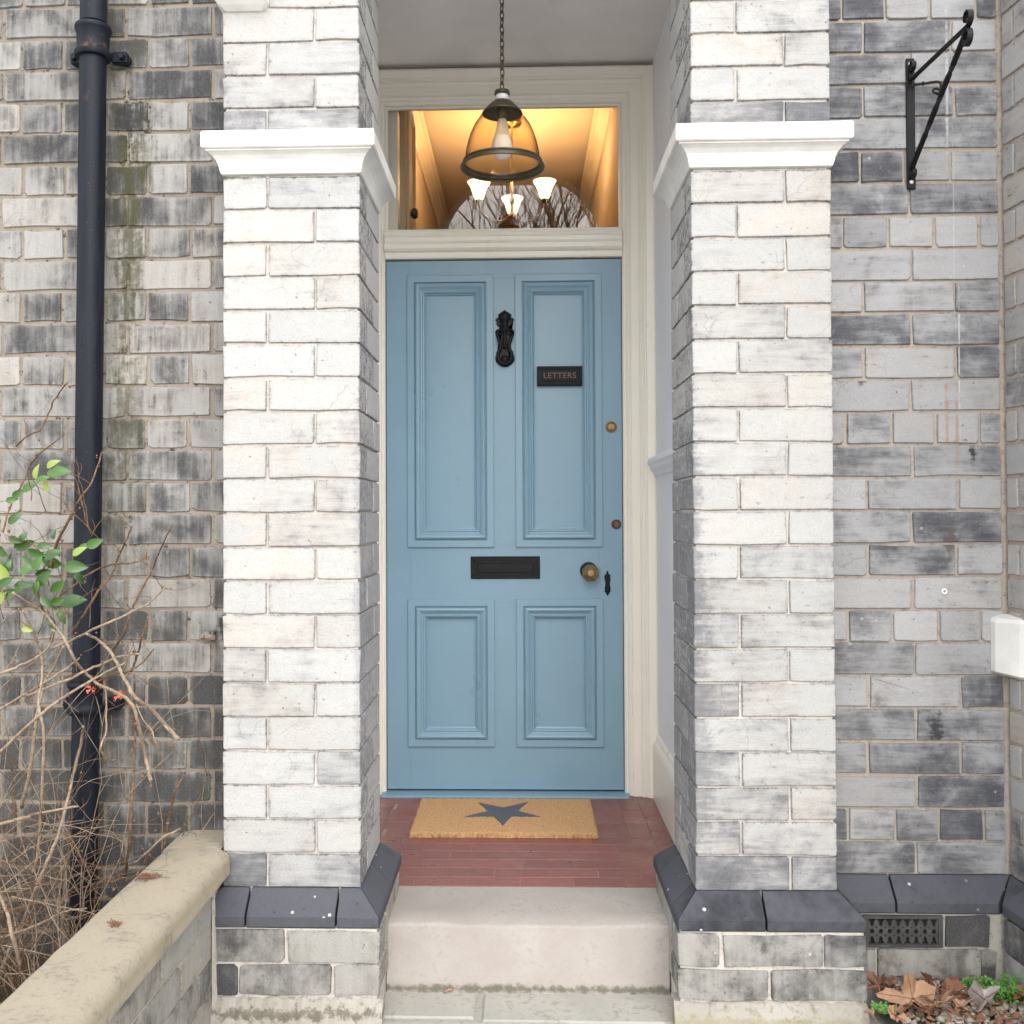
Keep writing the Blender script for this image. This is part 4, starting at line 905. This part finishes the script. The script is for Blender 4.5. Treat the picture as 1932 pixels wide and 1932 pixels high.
for a in range(5):
    t = a*2*math.pi/5; m.tube([(lx+.006*math.cos(t), YP+.006*math.sin(t), hz(246)), (lx+.017*math.cos(t), YP+.017*math.sin(t), hz(272)), (lx+.006*math.cos(t+.6), YP+.006*math.sin(t+.6), hz(288))], .0009, 4)
m.build('filament', 'filament', bb)
z = hz(170); i = 0
LK = .0262
m0 = MB().torus((0, 0, 0), .0066, .0021, Matrix.Rotation(rad(90), 3, 'X'), 14, 6, 1., 2.05); 
lme = bpy.data.meshes.new('chain_link'); lme.from_pydata(m0.v, [], m0.f); lme.update(); fix_normals(lme); lme.materials.append(MAT['bronze']); lme.polygons.foreach_set('use_smooth', [True]*len(lme.polygons))
z += .011
while z < 2.895:
    o = bpy.data.objects.new('chain_link', lme); link(o, pend, (lx+U(-.0006, .0006), YP, z)); o.rotation_euler = (0, U(-.06, .06), rad(35)+(rad(90) if i % 2 else 0)); z += LK*.86; i += 1
MB().lathe([(.005, 2.87-LC[2]), (.045, 2.885-LC[2]), (.05, 2.8995-LC[2])], (lx, YP, LC[2]), 24).build('ceiling_rose', 'bronze', pend, True)

# ------------------------------------------------------------------ downpipe on the left wall
YPI = YL-.062
c0, c1 = at(181, 100, Y=YPI), at(166, 966, Y=YPI)
pr_ = .0335
dp = empty('downpipe', (c1[0], YPI, 0), 'black cast iron downpipe fixed to the left brick wall behind the shrub', 'drainpipe')
dxz = (c0[0]-c1[0])/(c0[2]-c1[2]); X_ = lambda z: c1[0]+dxz*(z-c1[2])*.6
def ptube(prof): return MB().loft([[(X_(z)+r*math.cos(2*math.pi*i/32), YPI+r*math.sin(2*math.pi*i/32), z) for i in range(32)] for r, z in prof])
zc1, zc2 = at(181, 95, Y=YPI)[2], at(160, 1330, Y=YPI)[2]
ptube([(pr_, 0), (pr_, zc2-.01)]).build('pipe', 'pipe_paint', dp, True, auto=40)
ptube([(pr_, zc2+.02), (pr_, zc1-.0)]).build('pipe', 'pipe_paint', dp, True, auto=40)
ptube([(pr_, zc1+.07), (pr_, 2.75)]).build('pipe', 'pipe_paint', dp, True, auto=40)
for zc in (zc1, zc2):
    co = ptube([(pr_+.001, zc-.022), (pr_+.010, zc-.021), (pr_+.013, zc-.016), (pr_+.013, zc-.009), (pr_+.0075, zc-.004), (pr_+.006, zc+.006), (pr_+.0075, zc+.044), (pr_+.011, zc+.048), (pr_+.013, zc+.054), (pr_+.011, zc+.061), (pr_+.006, zc+.064), (pr_-.002, zc+.064)]).build('collar', 'pipe_paint', dp, True, auto=45)
    for sx in (-1, 1):
        m = MB(); xx = X_(zc)+sx*(pr_+.028)
        m.box(min(xx-sx*.028, xx+sx*.014), max(xx-sx*.028, xx+sx*.014), YL-.030, YL-.012, zc-.020, zc+.012, bev=.004)
        m.lathe([(.016, 0), (.016, .012), (.011, .016)], (xx+sx*.002, YL-.018, zc-.004), 12, 'Y')
        m.lathe([(0, -.012), (.007, -.012), (.009, -.006), (.009, 0)], (xx+sx*.002, YL-.030, zc-.004), 6, 'Y')
        m.build('fixing_ear', 'pipe_paint', dp, True, auto=40)

# ------------------------------------------------------------------ hanging basket bracket on the right wall
bx = at(1717, 230, Y=YR)[0]; zt_ = at(1710, 112, Y=YR)[2]; zb_2 = at(1718, 358, Y=YR)[2]
br = empty('hanging_bracket', (bx, YR, zb_2), 'black wrought iron hanging bracket with scrolls on the grey right wall', 'bracket')
MB().box(bx-.0115, bx+.0115, YR-.0055, YR-.0005, zb_2, zt_, bev=.002).build('back_plate', 'black_iron', br)
def strap(pts, wdt, th):
    """flat bar lying in the bracket's own plane: width along x"""
    P2 = [Vector(p) for p in pts]; rings = []
    for i, p in enumerate(P2):
        t = (P2[min(i+1, len(P2)-1)]-P2[max(i-1, 0)]).normalized(); n = Vector((1, 0, 0)).cross(t).normalized()
        rings.append([p+Vector((sx*wdt/2, 0, 0))+n*sy*th/2 for sx, sy in ((-1, -1), (1, -1), (1, 1), (-1, 1))])
    return MB().loft(rings)
za_ = at(1724, 155, Y=YR)[2]; ya = YR-.006; tip = at(1826, 49, X=bx)
ty, tz = tip[1], tip[2]
def curl(cy, cz, r0, r1, a0, a1, n=16): return [(bx, cy+math.cos(a0+(a1-a0)*i/n)*(r0+(r1-r0)*i/n), cz+math.sin(a0+(a1-a0)*i/n)*(r0+(r1-r0)*i/n)) for i in range(n+1)]
arm_p = curl(ya-.012, za_+.020, .008, .016, rad(60), rad(-250)+rad(0), 12)
arm = [(bx, ya-.002, za_+.035), (bx, ya-.002, za_+.01), (bx, ya-.012, za_), (bx, ya-.04, za_)]+[(bx, ya-.04+(ty-ya+.04)*i/6, za_+(tz-za_)*i/6) for i in range(1, 7)]
arm += curl(ty, tz+.019, .019, .009, rad(-90), rad(-430), 18)[1:]
strap(arm, .012, .004).build('arm', 'black_iron', br)
strap(curl(ya-.014, za_+.034, .013, .007, rad(180+180), rad(-160), 14), .011, .0035).build('scroll', 'black_iron', br)
zq = at(1717, 318, Y=YR)[2]
n = 46; rings = []; A0 = Vector((bx, ya-.006, zq)); B0 = Vector((bx, ty-.0, tz-.004)); t = (B0-A0).normalized(); e1 = Vector((1, 0, 0)); e2 = t.cross(e1)
for i in range(n+1):
    f = i/n; tw = 0.
    for c in (.30, .50, .72): tw += math.pi*max(0, min(1, (f-c)/.07+.5))
    d1 = e1*math.cos(tw)+e2*math.sin(tw); d2 = -e1*math.sin(tw)+e2*math.cos(tw); p = A0.lerp(B0, f)
    rings.append([p+d1*sx*.006+d2*sy*.0028 for sx, sy in ((-1, -1), (1, -1), (1, 1), (-1, 1))])
MB().loft(rings).build('twisted_brace', 'black_iron', br)
strap(curl(ya-.013, zq-.016, .016, .007, rad(90), rad(-240), 14), .011, .0035).build('scroll', 'black_iron', br)
strap(curl(ty+.006, tz-.026, .022, .009, rad(90), rad(430), 16), .012, .004).build('scroll', 'black_iron', br)
for zz in (zt_-.015, zb_2+.018): MB().lathe([(0, -.003), (.004, -.0025), (.0055, 0)], (bx, YR-.0055, zz), 12, 'Y').build('screw_head', 'plastic', br, True)
# little hook on the wall behind the brace
hk = at(1720, 158, Y=YR-.02)
m = MB(); hx2 = at(1770, 157, Y=YR-.03)[0]
m.tube(spline([(bx+.006, YR-.012, hk[2]), (bx+.03, YR-.02, hk[2]), (hx2, YR-.03, hk[2]), (hx2+.006, YR-.032, hk[2]-.012), (hx2+.002, YR-.035, hk[2]-.03), (hx2-.008, YR-.04, hk[2]-.036)], 4), .003, 6); m.torus((bx+.026, YR-.02, hk[2]), .004, .002, Matrix.Rotation(rad(90), 3, 'Y'), 10, 5)
m.torus((hx2-.008, YR-.04, hk[2]-.028), .009, .003, Matrix.Rotation(rad(60), 3, 'X'), 14, 6); m.build('side_hook', 'black_iron', br, True)

# ------------------------------------------------------------------ the bare shrub at the left
sh = empty('shrub', (-1.2, -.1, .05), 'straggling bare brown shrub with a few green leaves behind the garden wall', 'shrub')
RS = random.Random(21)
C1 = lambda x, y: (x/4, 483+y/4); C2 = lambda x, y: (x/4, 966+y/4); C3 = lambda x, y: (x/4, 1449+y/4)
stems = [  # (depth, radius, pale, points)
 (-.10, .0028, 0, [C1(770,1480), C1(700,1690), C1(600,1840), C1(550,1932), C2(480,130), C2(420,260), C2(330,420), C2(290,600), C2(330,760)]),
 (-.14, .0032, 1, [C2(1240,575), C2(1130,680), C2(1000,750), C2(830,830), C2(700,885), C2(560,960), C2(380,1030)]),
 (-.16, .0050, 1, [C2(650,920), C2(760,980), C2(850,1080), C2(940,1260), C2(1020,1400), C2(1130,1480), C2(1250,1610), C2(1345,1710)]),
 (-.18, .0042, 1, [C2(100,610), C2(230,700), C2(330,760), C2(430,880), C2(500,980), C2(560,1110), C2(640,1210), C2(760,1310), C2(900,1370), C2(1000,1460), C2(1050,1620), C2(1090,1800), C2(1115,1932), C3(1135,95)]),
 (-.02, .0040, 0, [C2(1015,1280), C2(1010,1500), C2(1020,1700), C2(1010,1932), C3(990,350), C3(970,600), C3(945,810)]),
 (-.20, .0034, 1, [C2(-40,1235), C2(150,1160), C2(300,1080), C2(390,980), C2(405,890)]),
 (-.12, .0030, 1, [C2(-40,1510), C2(200,1370), C2(330,1290), C2(500,1180), C2(600,1100)]),
 (-.24, .0036, 1, [C2(-40,1850), C2(250,1580), C2(420,1440), C2(560,1350), C2(760,1230), C2(940,1140)]),
 (-.06, .0026, 0, [C2(380,700), C2(440,640), C2(600,520), C2(720,440), C2(860,395), C2(1000,385), C2(1090,350), C2(1110,300)]),
 (-.04, .0028, 0, [C2(995,105), C2(940,240), C2(880,370), C2(840,480), C2(740,600), C2(640,760), C2(560,900)]),
 (-.03, .0030, 0, [C2(1285,125), C2(1220,260), C2(1160,410), C2(1100,530), C2(1010,700), C2(940,900), C2(860,1030)]),
 (-.15, .0034, 1, [C2(1060,1070), C2(900,1090), C2(780,1140), C2(650,1200), C2(450,1290), C2(200,1390)]),
 (-.09, .0026, 0, [C2(1160,1040), C2(1080,1130), C2(960,1210), C2(860,1220), C2(740,1280)]),
 (-.17, .0042, 1, [C2(480,1010), C2(420,1150), C2(350,1260), C2(300,1420), C2(270,1600), C2(230,1932), C3(160,300)]),
 (-.19, .0036, 1, [C2(170,740), C2(240,880), C2(300,1050), C2(320,1200), C2(290,1440), C2(330,1700), C3(300,500), C3(250,800)]),
 (-.05, .0032, 0, [C2(1110,820), C2(1070,950), C2(1030,1100), C2(990,1200)]),
 (-.13, .0028, 1, [C2(780,1270), C2(800,1400), C2(800,1650), C2(760,1780), C2(800,1860), C2(870,1875)]),
 (-.12, .0022, 1, [C2(1030,1450), C2(1080,1570), C2(1140,1640), C2(1180,1760), C2(1220,1860), C2(1210,1920)]),
 (-.22, .0040, 1, [C3(-20,425), C3(170,380), C3(300,340), C3(590,288)]),
 (-.10, .0030, 0, [C3(480,490), C3(560,570), C3(620,690), C3(700,800), C3(830,860), C3(930,830)]),
 (-.16, .0044, 1, [C3(0,1540), C3(80,1350), C3(180,1150), C3(270,900), C3(400,600), C3(470,400), C3(550,60), C2(620,1700), C2(625,1620)]),
 (-.08, .0028, 0, [C3(1400,30), C3(1350,120), C3(1310,220), C3(1270,400), C3(1240,590)]),
 (-.07, .0032, 1, [C3(1360,460), C3(1220,530), C3(1100,650), C3(1010,720)]),
 (-.20, .0036, 0, [C2(560,0), C2(500,100), C2(420,250), C2(380,420)]),
 (-.02, .0024, 0, [C1(510,950), C1(410,1090), C1(360,1200), C1(300,1310), C1(190,1370), C1(120,1440)]),
 (-.05, .0024, 0, [C1(480,1350), C1(360,1440), C1(240,1560), C1(190,1680), C1(90,1860), C2(20,150)]),
 (-.26, .0050, 1, [C3(-40,900), C3(40,1050), C3(90,1250), C3(160,1500)]),
 (-.14, .0036, 1, [C3(650,1060), C3(500,1080), C3(370,1140), C3(200,1220), C3(0,1280)]),
]
W3 = lambda p, y: Vector(at(p[0], p[1], Y=y))
side = MB()
for y, r, pale, pts in stems:
    n = len(pts); P3 = [W3(p, y+.05*math.sin(i*1.3+y*40)) for i, p in enumerate(pts)]
    sp_ = spline(P3, 5); sp_ = [p+Vector((RS.uniform(-1, 1), RS.uniform(-1, 1), RS.uniform(-1, 1)))*.0012 for p in sp_]
    r *= 1.08; rr_ = [r*(.62+.38*i/len(sp_)) if pts[0][1] < pts[-1][1] else r*(1-.4*i/len(sp_)) for i in range(len(sp_))]
    MB().tube(sp_, rr_, 6).build('branch', 'twig_pale' if pale else 'twig', sh, True)
    for q in range(RS.randrange(2, 6)):                               # side twigs
        p0 = RS.choice(sp_); d = Vector((RS.uniform(-1, 1), RS.uniform(-.5, .5), RS.uniform(-.4, 1))).normalized(); L_ = RS.uniform(.02, .11); p = Vector(p0); l = [p.copy()]
        for s in range(5): d = (d+Vector((RS.uniform(-.35, .35), RS.uniform(-.3, .3), RS.uniform(-.35, .3)))).normalized(); p = p+d*L_/5; l.append(p.copy())
        side.tube([Vector((min(q.x, -.78), q.y, q.z)) for q in l], [.0011, .001, .0009, .0008, .0007, .0005], 4)
# thicket of thin stems low behind the coping
def wander(p, d, L_, r, n, droop, mb, fork):
    l = [p.copy()]; rs = [r]
    for s in range(n):
        d = (d+Vector((RS.uniform(-.28, .28), RS.uniform(-.2, .2), RS.uniform(-.28, .24)-droop*s/n))).normalized(); p = p+d*L_/n; p.y = min(p.y, YL-.02); l.append(p.copy()); rs.append(r*(1-.75*(s+1)/n))
        if fork and RS.random() < .33: wander(p.copy(), (d+Vector((RS.uniform(-.9, .9), RS.uniform(-.5, .5), RS.uniform(-.3, .6)))).normalized(), L_*RS.uniform(.2, .5), r*.6, 5, .1, mb, fork-1)
    mb.tube([Vector((min(q.x, -.80), q.y, q.z)) for q in l], rs, 5)
tA, tB = MB(), MB()
for i in range(110):
    bxp = RS.uniform(-1.46, -.98); p = Vector((bxp, RS.uniform(-.40, .04), .06)); d = Vector((RS.uniform(-.5, .5), RS.uniform(-.2, .25), 1)).normalized()
    wander(p, d, RS.uniform(.25, .95), RS.uniform(.0009, .0022), 10, RS.uniform(.0, .3), tA if i % 2 else tB, 1)
for i in range(100):                                                  # tangle at the foot
    p = Vector((RS.uniform(-1.45, -1.05), RS.uniform(-.35, .0), RS.uniform(.10, .45))); d = Vector((RS.uniform(-1, 1), RS.uniform(-.3, .3), RS.uniform(-.6, .9))).normalized()
    wander(p, d, RS.uniform(.08, .26), RS.uniform(.0009, .0016), 7, .2, tA if i % 2 else tB, 1)
for i in range(16):                                                  # thin upper shoots
    q = W3((RS.uniform(0, 200), RS.uniform(930, 1230)), RS.uniform(-.2, .02)); wander(q, Vector((RS.uniform(-.6, .7), 0, 1)).normalized(), RS.uniform(.1, .34), .0013, 9, .15, side, 1)
for nm, mb, mt in (('twigs', tA, 'twig'), ('twigs', tB, 'twig_pale'), ('side_twigs', side, 'twig')): mb.build(nm, mt, sh, True, kind='stuff')
# dried buds and shrivelled fruit
bud = MB()
for i in range(150):
    y, r, pale, pts = RS.choice(stems); p = W3(RS.choice(pts), y)+Vector((RS.uniform(-.02, .02), RS.uniform(-.01, .01), RS.uniform(-.02, .02))); s = RS.uniform(.0018, .0042)
    bud.add([Vector(v)*s*RS.uniform(.7, 1.3)+p for v in ico_v], ico_f)
bud.build('dried_buds', 'dry_brown', sh, kind='stuff')
def leaf_blade(c, ang, L_, wd, mat, tilt, bend=.25):
    """one leaf: eight faces either side of a sunken midrib, tip drooping"""
    N = 6; A = []; B = []; Cc = []
    for i in range(N+1):
        t = i/N; h = wd*.5*math.sin(math.pi*t**.85)**.8*(1-.15*t); z = -bend*L_*(t-.3)**2
        A.append(Vector((t*L_, -h, z+h*.35))); B.append(Vector((t*L_, 0, z))); Cc.append(Vector((t*L_, h, z+h*.35)))
    M3 = Matrix.Rotation(-ang, 3, 'Y') @ Matrix.Rotation(tilt, 3, 'X')
    m = MB(); V = [M3 @ p+Vector(c) for p in A+B+Cc]; n = N+1
    m.add(V, [(i, i+1, n+i+1, n+i) for i in range(N)]+[(n+i, n+i+1, 2*n+i+1, 2*n+i) for i in range(N)])
    return m.build('leaf', mat, sh, True)
lv = [(C2, [(650,265,25,110),(590,290,30,85),(450,340,100,95),(545,330,35,95),(470,395,165,150),(480,410,-2,140),(280,255,0,85),(70,530,125,150),(100,560,5,120),(0,640,20,120),(450,700,12,165),(440,735,-65,100),(360,785,-60,100),(160,880,-10,70),(300,640,-40,110),(280,560,50,130),(480,520,-140,110),(400,210,80,60),(60,190,-20,90),(60,90,40,110),(60,330,150,120),(60,500,120,130),(140,460,20,110),(250,440,60,100),(560,430,-60,110),(100,270,15,130),(30,280,170,80),(380,440,-160,110),(330,360,30,120),(200,290,-15,110),(90,450,95,120),(10,480,60,110),(560,480,-30,70),(380,690,20,90),(150,230,60,80),(290,520,-110,90),(-10,560,30,100),(240,400,140,90),(-20,700,60,110)]),
      (C1, [(270,1690,85,100),(350,1640,5,150),(350,1600,35,90),(270,1700,20,90),(170,1780,35,110),(90,1820,30,90),(40,1850,10,80),(340,1690,-80,80)])]
for C_, L0 in lv:
    for x, y, a, l in L0:
        p = W3(C_(x, y), -.17+RS.uniform(-.05, .05)); ln = l/4*(2.33/CAM['f'])*1.25
        mt = 'leaf_yellow' if RS.random() < .16 else 'leaf'
        leaf_blade(p, rad(a), ln, ln*RS.uniform(.48, .60), mt, rad(RS.uniform(55, 112)), RS.uniform(.1, .5))
for x, y in ((690, 1335), (900, 1385), (925, 1372)):
    p = W3(C2(x, y), -.13); o = MB()
    for k in range(4):
        a = k*1.7; o.add([p, p+Vector((math.cos(a)*.012, -.004, math.sin(a)*.010)), p+Vector((math.cos(a+.9)*.013, -.01, math.sin(a+.9)*.011))], [(0, 1, 2)])
    o.build('red_leaf', 'red_leaf', sh)
MB().add([(-2.6, -2.2, .03), (-.89, -2.2, .03), (-.89, YL+.05, .06), (-2.6, YL+.05, .06)], [(0, 1, 2, 3)]).build('planting_bed', 'soil', kind='structure')
# crumbs of dead moss and twig on the coping
for (px_, py_, s_n, lab) in ((275, 1657, 26, 'largest scrap of dry dead moss, farther up on the sandstone coping'), (217, 1748, 9, 'small dark curled bud lying half way down the sandstone coping')):
    q = Vector(at(px_, py_, Z=.387)); m = MB()
    for i in range(s_n*3):
        a = RS.uniform(0, 6.3); r = RS.uniform(0, s_n*.0012); p = q+Vector((math.cos(a)*r, math.sin(a)*r*.7, RS.uniform(.001, .008))); d = Vector((RS.uniform(-1, 1), RS.uniform(-1, 1), RS.uniform(-.1, .4))).normalized()*.009
        m.tube([p, p+d], .0011, 4)
    m.build('moss_scrap', 'dry_brown', None, False, None, lab, 'moss scrap')

# ------------------------------------------------------------------ fallen leaves and weeds at the right
def maple(px_, py_, z, s_in, rot, mat, label, curl_=.35, tilt=(0, 0), lob=5, name='dry_leaf'):
    s = s_in*.95; q = Vector(at(px_, py_, Z=z)); R4 = random.Random(int(px_*7+py_)); N = 44; Mx = Matrix.Rotation(rot, 3, 'Z')
    Tx = Matrix.Rotation(tilt[0], 3, 'X') @ Matrix.Rotation(tilt[1], 3, 'Y')
    rings = []; ph = [R4.uniform(0, 6) for _ in range(4)]; lf = [R4.uniform(.62, 1.12) for _ in range(lob)]
    for f in (0, .35, .7, 1.):
        ring = []
        for i in range(N):
            a = 2*math.pi*i/N; lobe = abs(math.cos(a*lob/2)); r = s*(.42+.58*lobe**1.3*lf[int(a*lob/(2*math.pi)+.5) % lob])*(1+.10*math.sin(a*lob*3+ph[0])*f)*(1-.35*max(0, -math.cos(a)))
            rr2 = r*f; h = curl_*s*(f**1.7)*(.75*math.sin(2*a+ph[1])+.5*math.sin(3*a+ph[2])+.3+.12*math.sin(7*a+ph[3]))
            ring.append(Mx @ Tx @ Vector((rr2*math.cos(a), rr2*math.sin(a), h-.03*s*(1-lobe)*f))+q+Vector((0, 0, .006+.12*s)))
        rings.append(ring)
    n = N; V = [rings[0][0]]+[p for r in rings[1:] for p in r]; F = [(0, 1+i, 1+(i+1) % n) for i in range(n)]
    for r in range(2):
        for i in range(n): F.append((1+r*n+i, 1+r*n+(i+1) % n, 1+(r+1)*n+(i+1) % n, 1+(r+1)*n+i))
    o = MB().add(V, F).build(name, mat, None, True, None, label, 'fallen leaf', 'dry leaves fallen on the gravel')
    for L5 in range(lob):
        i0 = round((2*math.pi*L5/lob)/(2*math.pi)*N) % N
        MB().tube([rings[f][i0]+Vector((0, -.0008, .0012)) for f in range(4)], [.0011, .0009, .0006, .0003], 4).build('vein', 'dry_brown' if mat != 'dry_brown' else 'dry_tan', o, True)
    stm = MB().tube(spline([q+Vector((0, 0, .01+.12*s)), q+Mx @ Vector((-s*.5, 0, .02)), q+Mx @ Vector((-s*1.1, s*.1, .03))], 4), .0012, 5).build('leaf_stalk', mat, o, True)
    return o
maple(1722, 1897, .055, .078, rad(150), 'dry_tan', 'largest tan maple leaf with curled lobes on the gravel below the vent', .3, (rad(-25), rad(5)))
maple(1773, 1905, .06, .062, rad(40), 'dry_tan', 'tan leaf overlapping the largest one on its right side', .35, (rad(-35), rad(10)))
maple(1857, 1896, .065, .055, rad(100), 'dry_grey', 'pale grey purple leaf leaning upright against the green weed', .2, (rad(-55), rad(8)), 3)
maple(1752, 1868, .06, .040, rad(80), 'dry_brown', 'dark brown pointed leaf standing up behind the largest tan leaf', .5, (rad(-65), 0), 3)
maple(1797, 1882, .06, .045, rad(20), 'dry_brown', 'crumpled dark brown leaf between the tan leaves and the grey one', .6, (rad(-40), rad(15)))
maple(1658, 1868, .05, .040, rad(200), 'dry_brown', 'shrivelled brown leaf in the corner beside the right pillar base', .7, (rad(-50), rad(30)))
maple(1742, 1918, .06, .026, rad(10), 'dry_brown', 'small reddish brown leaf lying on top of the largest tan leaf', .4, (rad(-30), 0), 3)
maple(1925, 1888, .06, .030, rad(60), 'dry_brown', 'brown leaf at the right edge beside the green weed', .5, (rad(-45), 0))
maple(1890, 1925, .055, .025, rad(30), 'dry_tan', 'small tan leaf on pebbles below the grey purple leaf', .4, (rad(-20), 0), 3)
maple(1640, 1920, .05, .022, rad(300), 'dry_tan', 'small tan leaf on gravel beside the paving', .5, (rad(-20), 0), 3)
maple(1690, 1925, .05, .03, rad(250), 'dry_tan', 'curled tan leaf at the front left of the leaf heap', .5, (rad(-25), 0))
maple(1815, 1910, .05, .03, rad(200), 'dry_tan', 'ragged tan leaf low between the heap and the grey leaf', .5, (rad(-25), 0))
q = at(1455, 1903, Z=ZG)
lt = MB(); R6 = random.Random(31)
for i in range(420):
    x, y = R6.uniform(.87, 1.3), R6.uniform(-.32, .058)
    if x > XC+.1*(YR-y)-.07: continue
    p = Vector((x, y, .052+R6.uniform(0, .012))); L_ = R6.uniform(.004, .016); a = R6.uniform(0, 6.3); u = Vector((math.cos(a), math.sin(a), R6.uniform(-.5, .5)))*L_; v = Vector((-math.sin(a), math.cos(a), R6.uniform(-.6, .6)))*L_*R6.uniform(.3, .8)
    lt.add([p-u, p-v*.7+u*.2, p+u, p+v+Vector((0, 0, L_*.4)), p+Vector((0, 0, L_*.3))], [(0, 1, 4), (1, 2, 4), (2, 3, 4), (3, 0, 4)])
lo_ = lt.build('leaf_litter', 'dry_brown', kind='stuff'); tag(lo_, 'crumbled brown leaf litter scattered over the gravel by the right wall', 'leaf litter')
def debris(px_, py_, z, label, L_=.03, a=.3):
    q = Vector(at(px_, py_, Z=z)); m = MB().tube(spline([q+Vector((-L_*.5, 0, .003)), q+Vector((0, L_*.15, .009)), q+Vector((L_*.5, L_*a, .004))], 4), [.0015, .002, .0026, .003, .003, .003, .0026, .0018, .001], 5)
    return m.build('fallen_twig', 'dry_tan', None, True, None, label, 'twig', None)
debris(455, 1906, ZG, 'curled tan leaf scrap on the flagstone before the left pillar', .035)
debris(432, 1885, ZG, 'brown twig scrap in the corner between garden wall and left pillar', .045, .6)
debris(848, 1875, ZG, 'thin reddish twig lying on the flagstone before the step', .028, .4)
def weed(px_, py_, z, n, spr, label):
    q = Vector(at(px_, py_, Z=z)); m = MB(); R5 = random.Random(int(px_))
    root = empty('weed', tuple(q), label, 'weed', 'green weeds in the gravel')
    stem = MB()
    for i in range(n):
        a = R5.uniform(0, 6.3); r = spr*math.sqrt(R5.random()); p = q+Vector((math.cos(a)*r, math.sin(a)*r*.6, R5.uniform(.008, .045*min(1, spr*14))))
        s = R5.uniform(.0045, .009); nrm = Vector((R5.uniform(-.5, .5), R5.uniform(-1, .1), R5.uniform(.4, 1))).normalized(); u = nrm.orthogonal().normalized(); v = nrm.cross(u)
        for k in range(3):
            b = k*2.09+R5.uniform(-.2, .2); d = u*math.cos(b)+v*math.sin(b); e = nrm.cross(d)
            m.add([p, p+d*s*.6+e*s*.42+nrm*.001, p+d*s*1.15, p+d*s*.6-e*s*.42+nrm*.001], [(0, 1, 2, 3)])
        stem.tube([q+Vector((math.cos(a)*r*.3, math.sin(a)*r*.2, 0)), p], .0007, 3)
    m.build('foliage', 'weed', root, kind='stuff'); stem.build('stalks', 'weed', root, kind='stuff')
weed(1908, 1884, .05, 190, .075, 'bright green clover weed growing in the right corner by the grey leaf')
weed(1840, 1866, .05, 50, .035, 'small green weed sprouting at the wall foot behind the grey leaf')
weed(1667, 1912, .045, 34, .026, 'tiny green weed in the gravel left of the tan leaves')

# ------------------------------------------------------------------ bare trees across the street (seen mirrored in the fanlight)
def bare_tree(x, y, hgt, seed, label):
    RT_ = random.Random(seed); root = empty('bare_tree', (x, y, -.05), label, 'tree', 'bare winter trees')
    tr, cr = MB(), MB()
    def grow(p, d, L_, r, lvl):
        l = [p.copy()]; rs = [r]
        for s in range(4):
            d = (d+Vector((RT_.uniform(-.16, .16), RT_.uniform(-.16, .16), RT_.uniform(-.05, .14)))).normalized(); p = p+d*L_/4; l.append(p.copy()); rs.append(r*(1-.4*(s+1)/4))
        (tr if lvl == 0 else cr).tube(l, rs, 8 if lvl < 2 else 3, False)
        if lvl < 6:
            for k in range(3):
                a = RT_.uniform(0, 6.3); sp3 = RT_.uniform(.4, .9); dd = (d+Vector((math.cos(a)*sp3, math.sin(a)*sp3, RT_.uniform(-.1, .4)))).normalized()
                grow(l[-1] if k < 2 else l[2], dd, L_*RT_.uniform(.6, .82), max(.009, r*.52), lvl+1)
    grow(Vector((x, y, -.05)), Vector((0, 0, 1)), hgt*.3, hgt*.018, 0)
    tr.build('trunk', 'bark', root, True); cr.build('crown', 'bark', root)
bare_tree(1.2, -13, 10, 3, 'bare winter tree across the street mirrored at the right of the fanlight')
bare_tree(-3.5, -19, 12, 8, 'taller bare winter tree farther off, mirrored at the left of the fanlight')
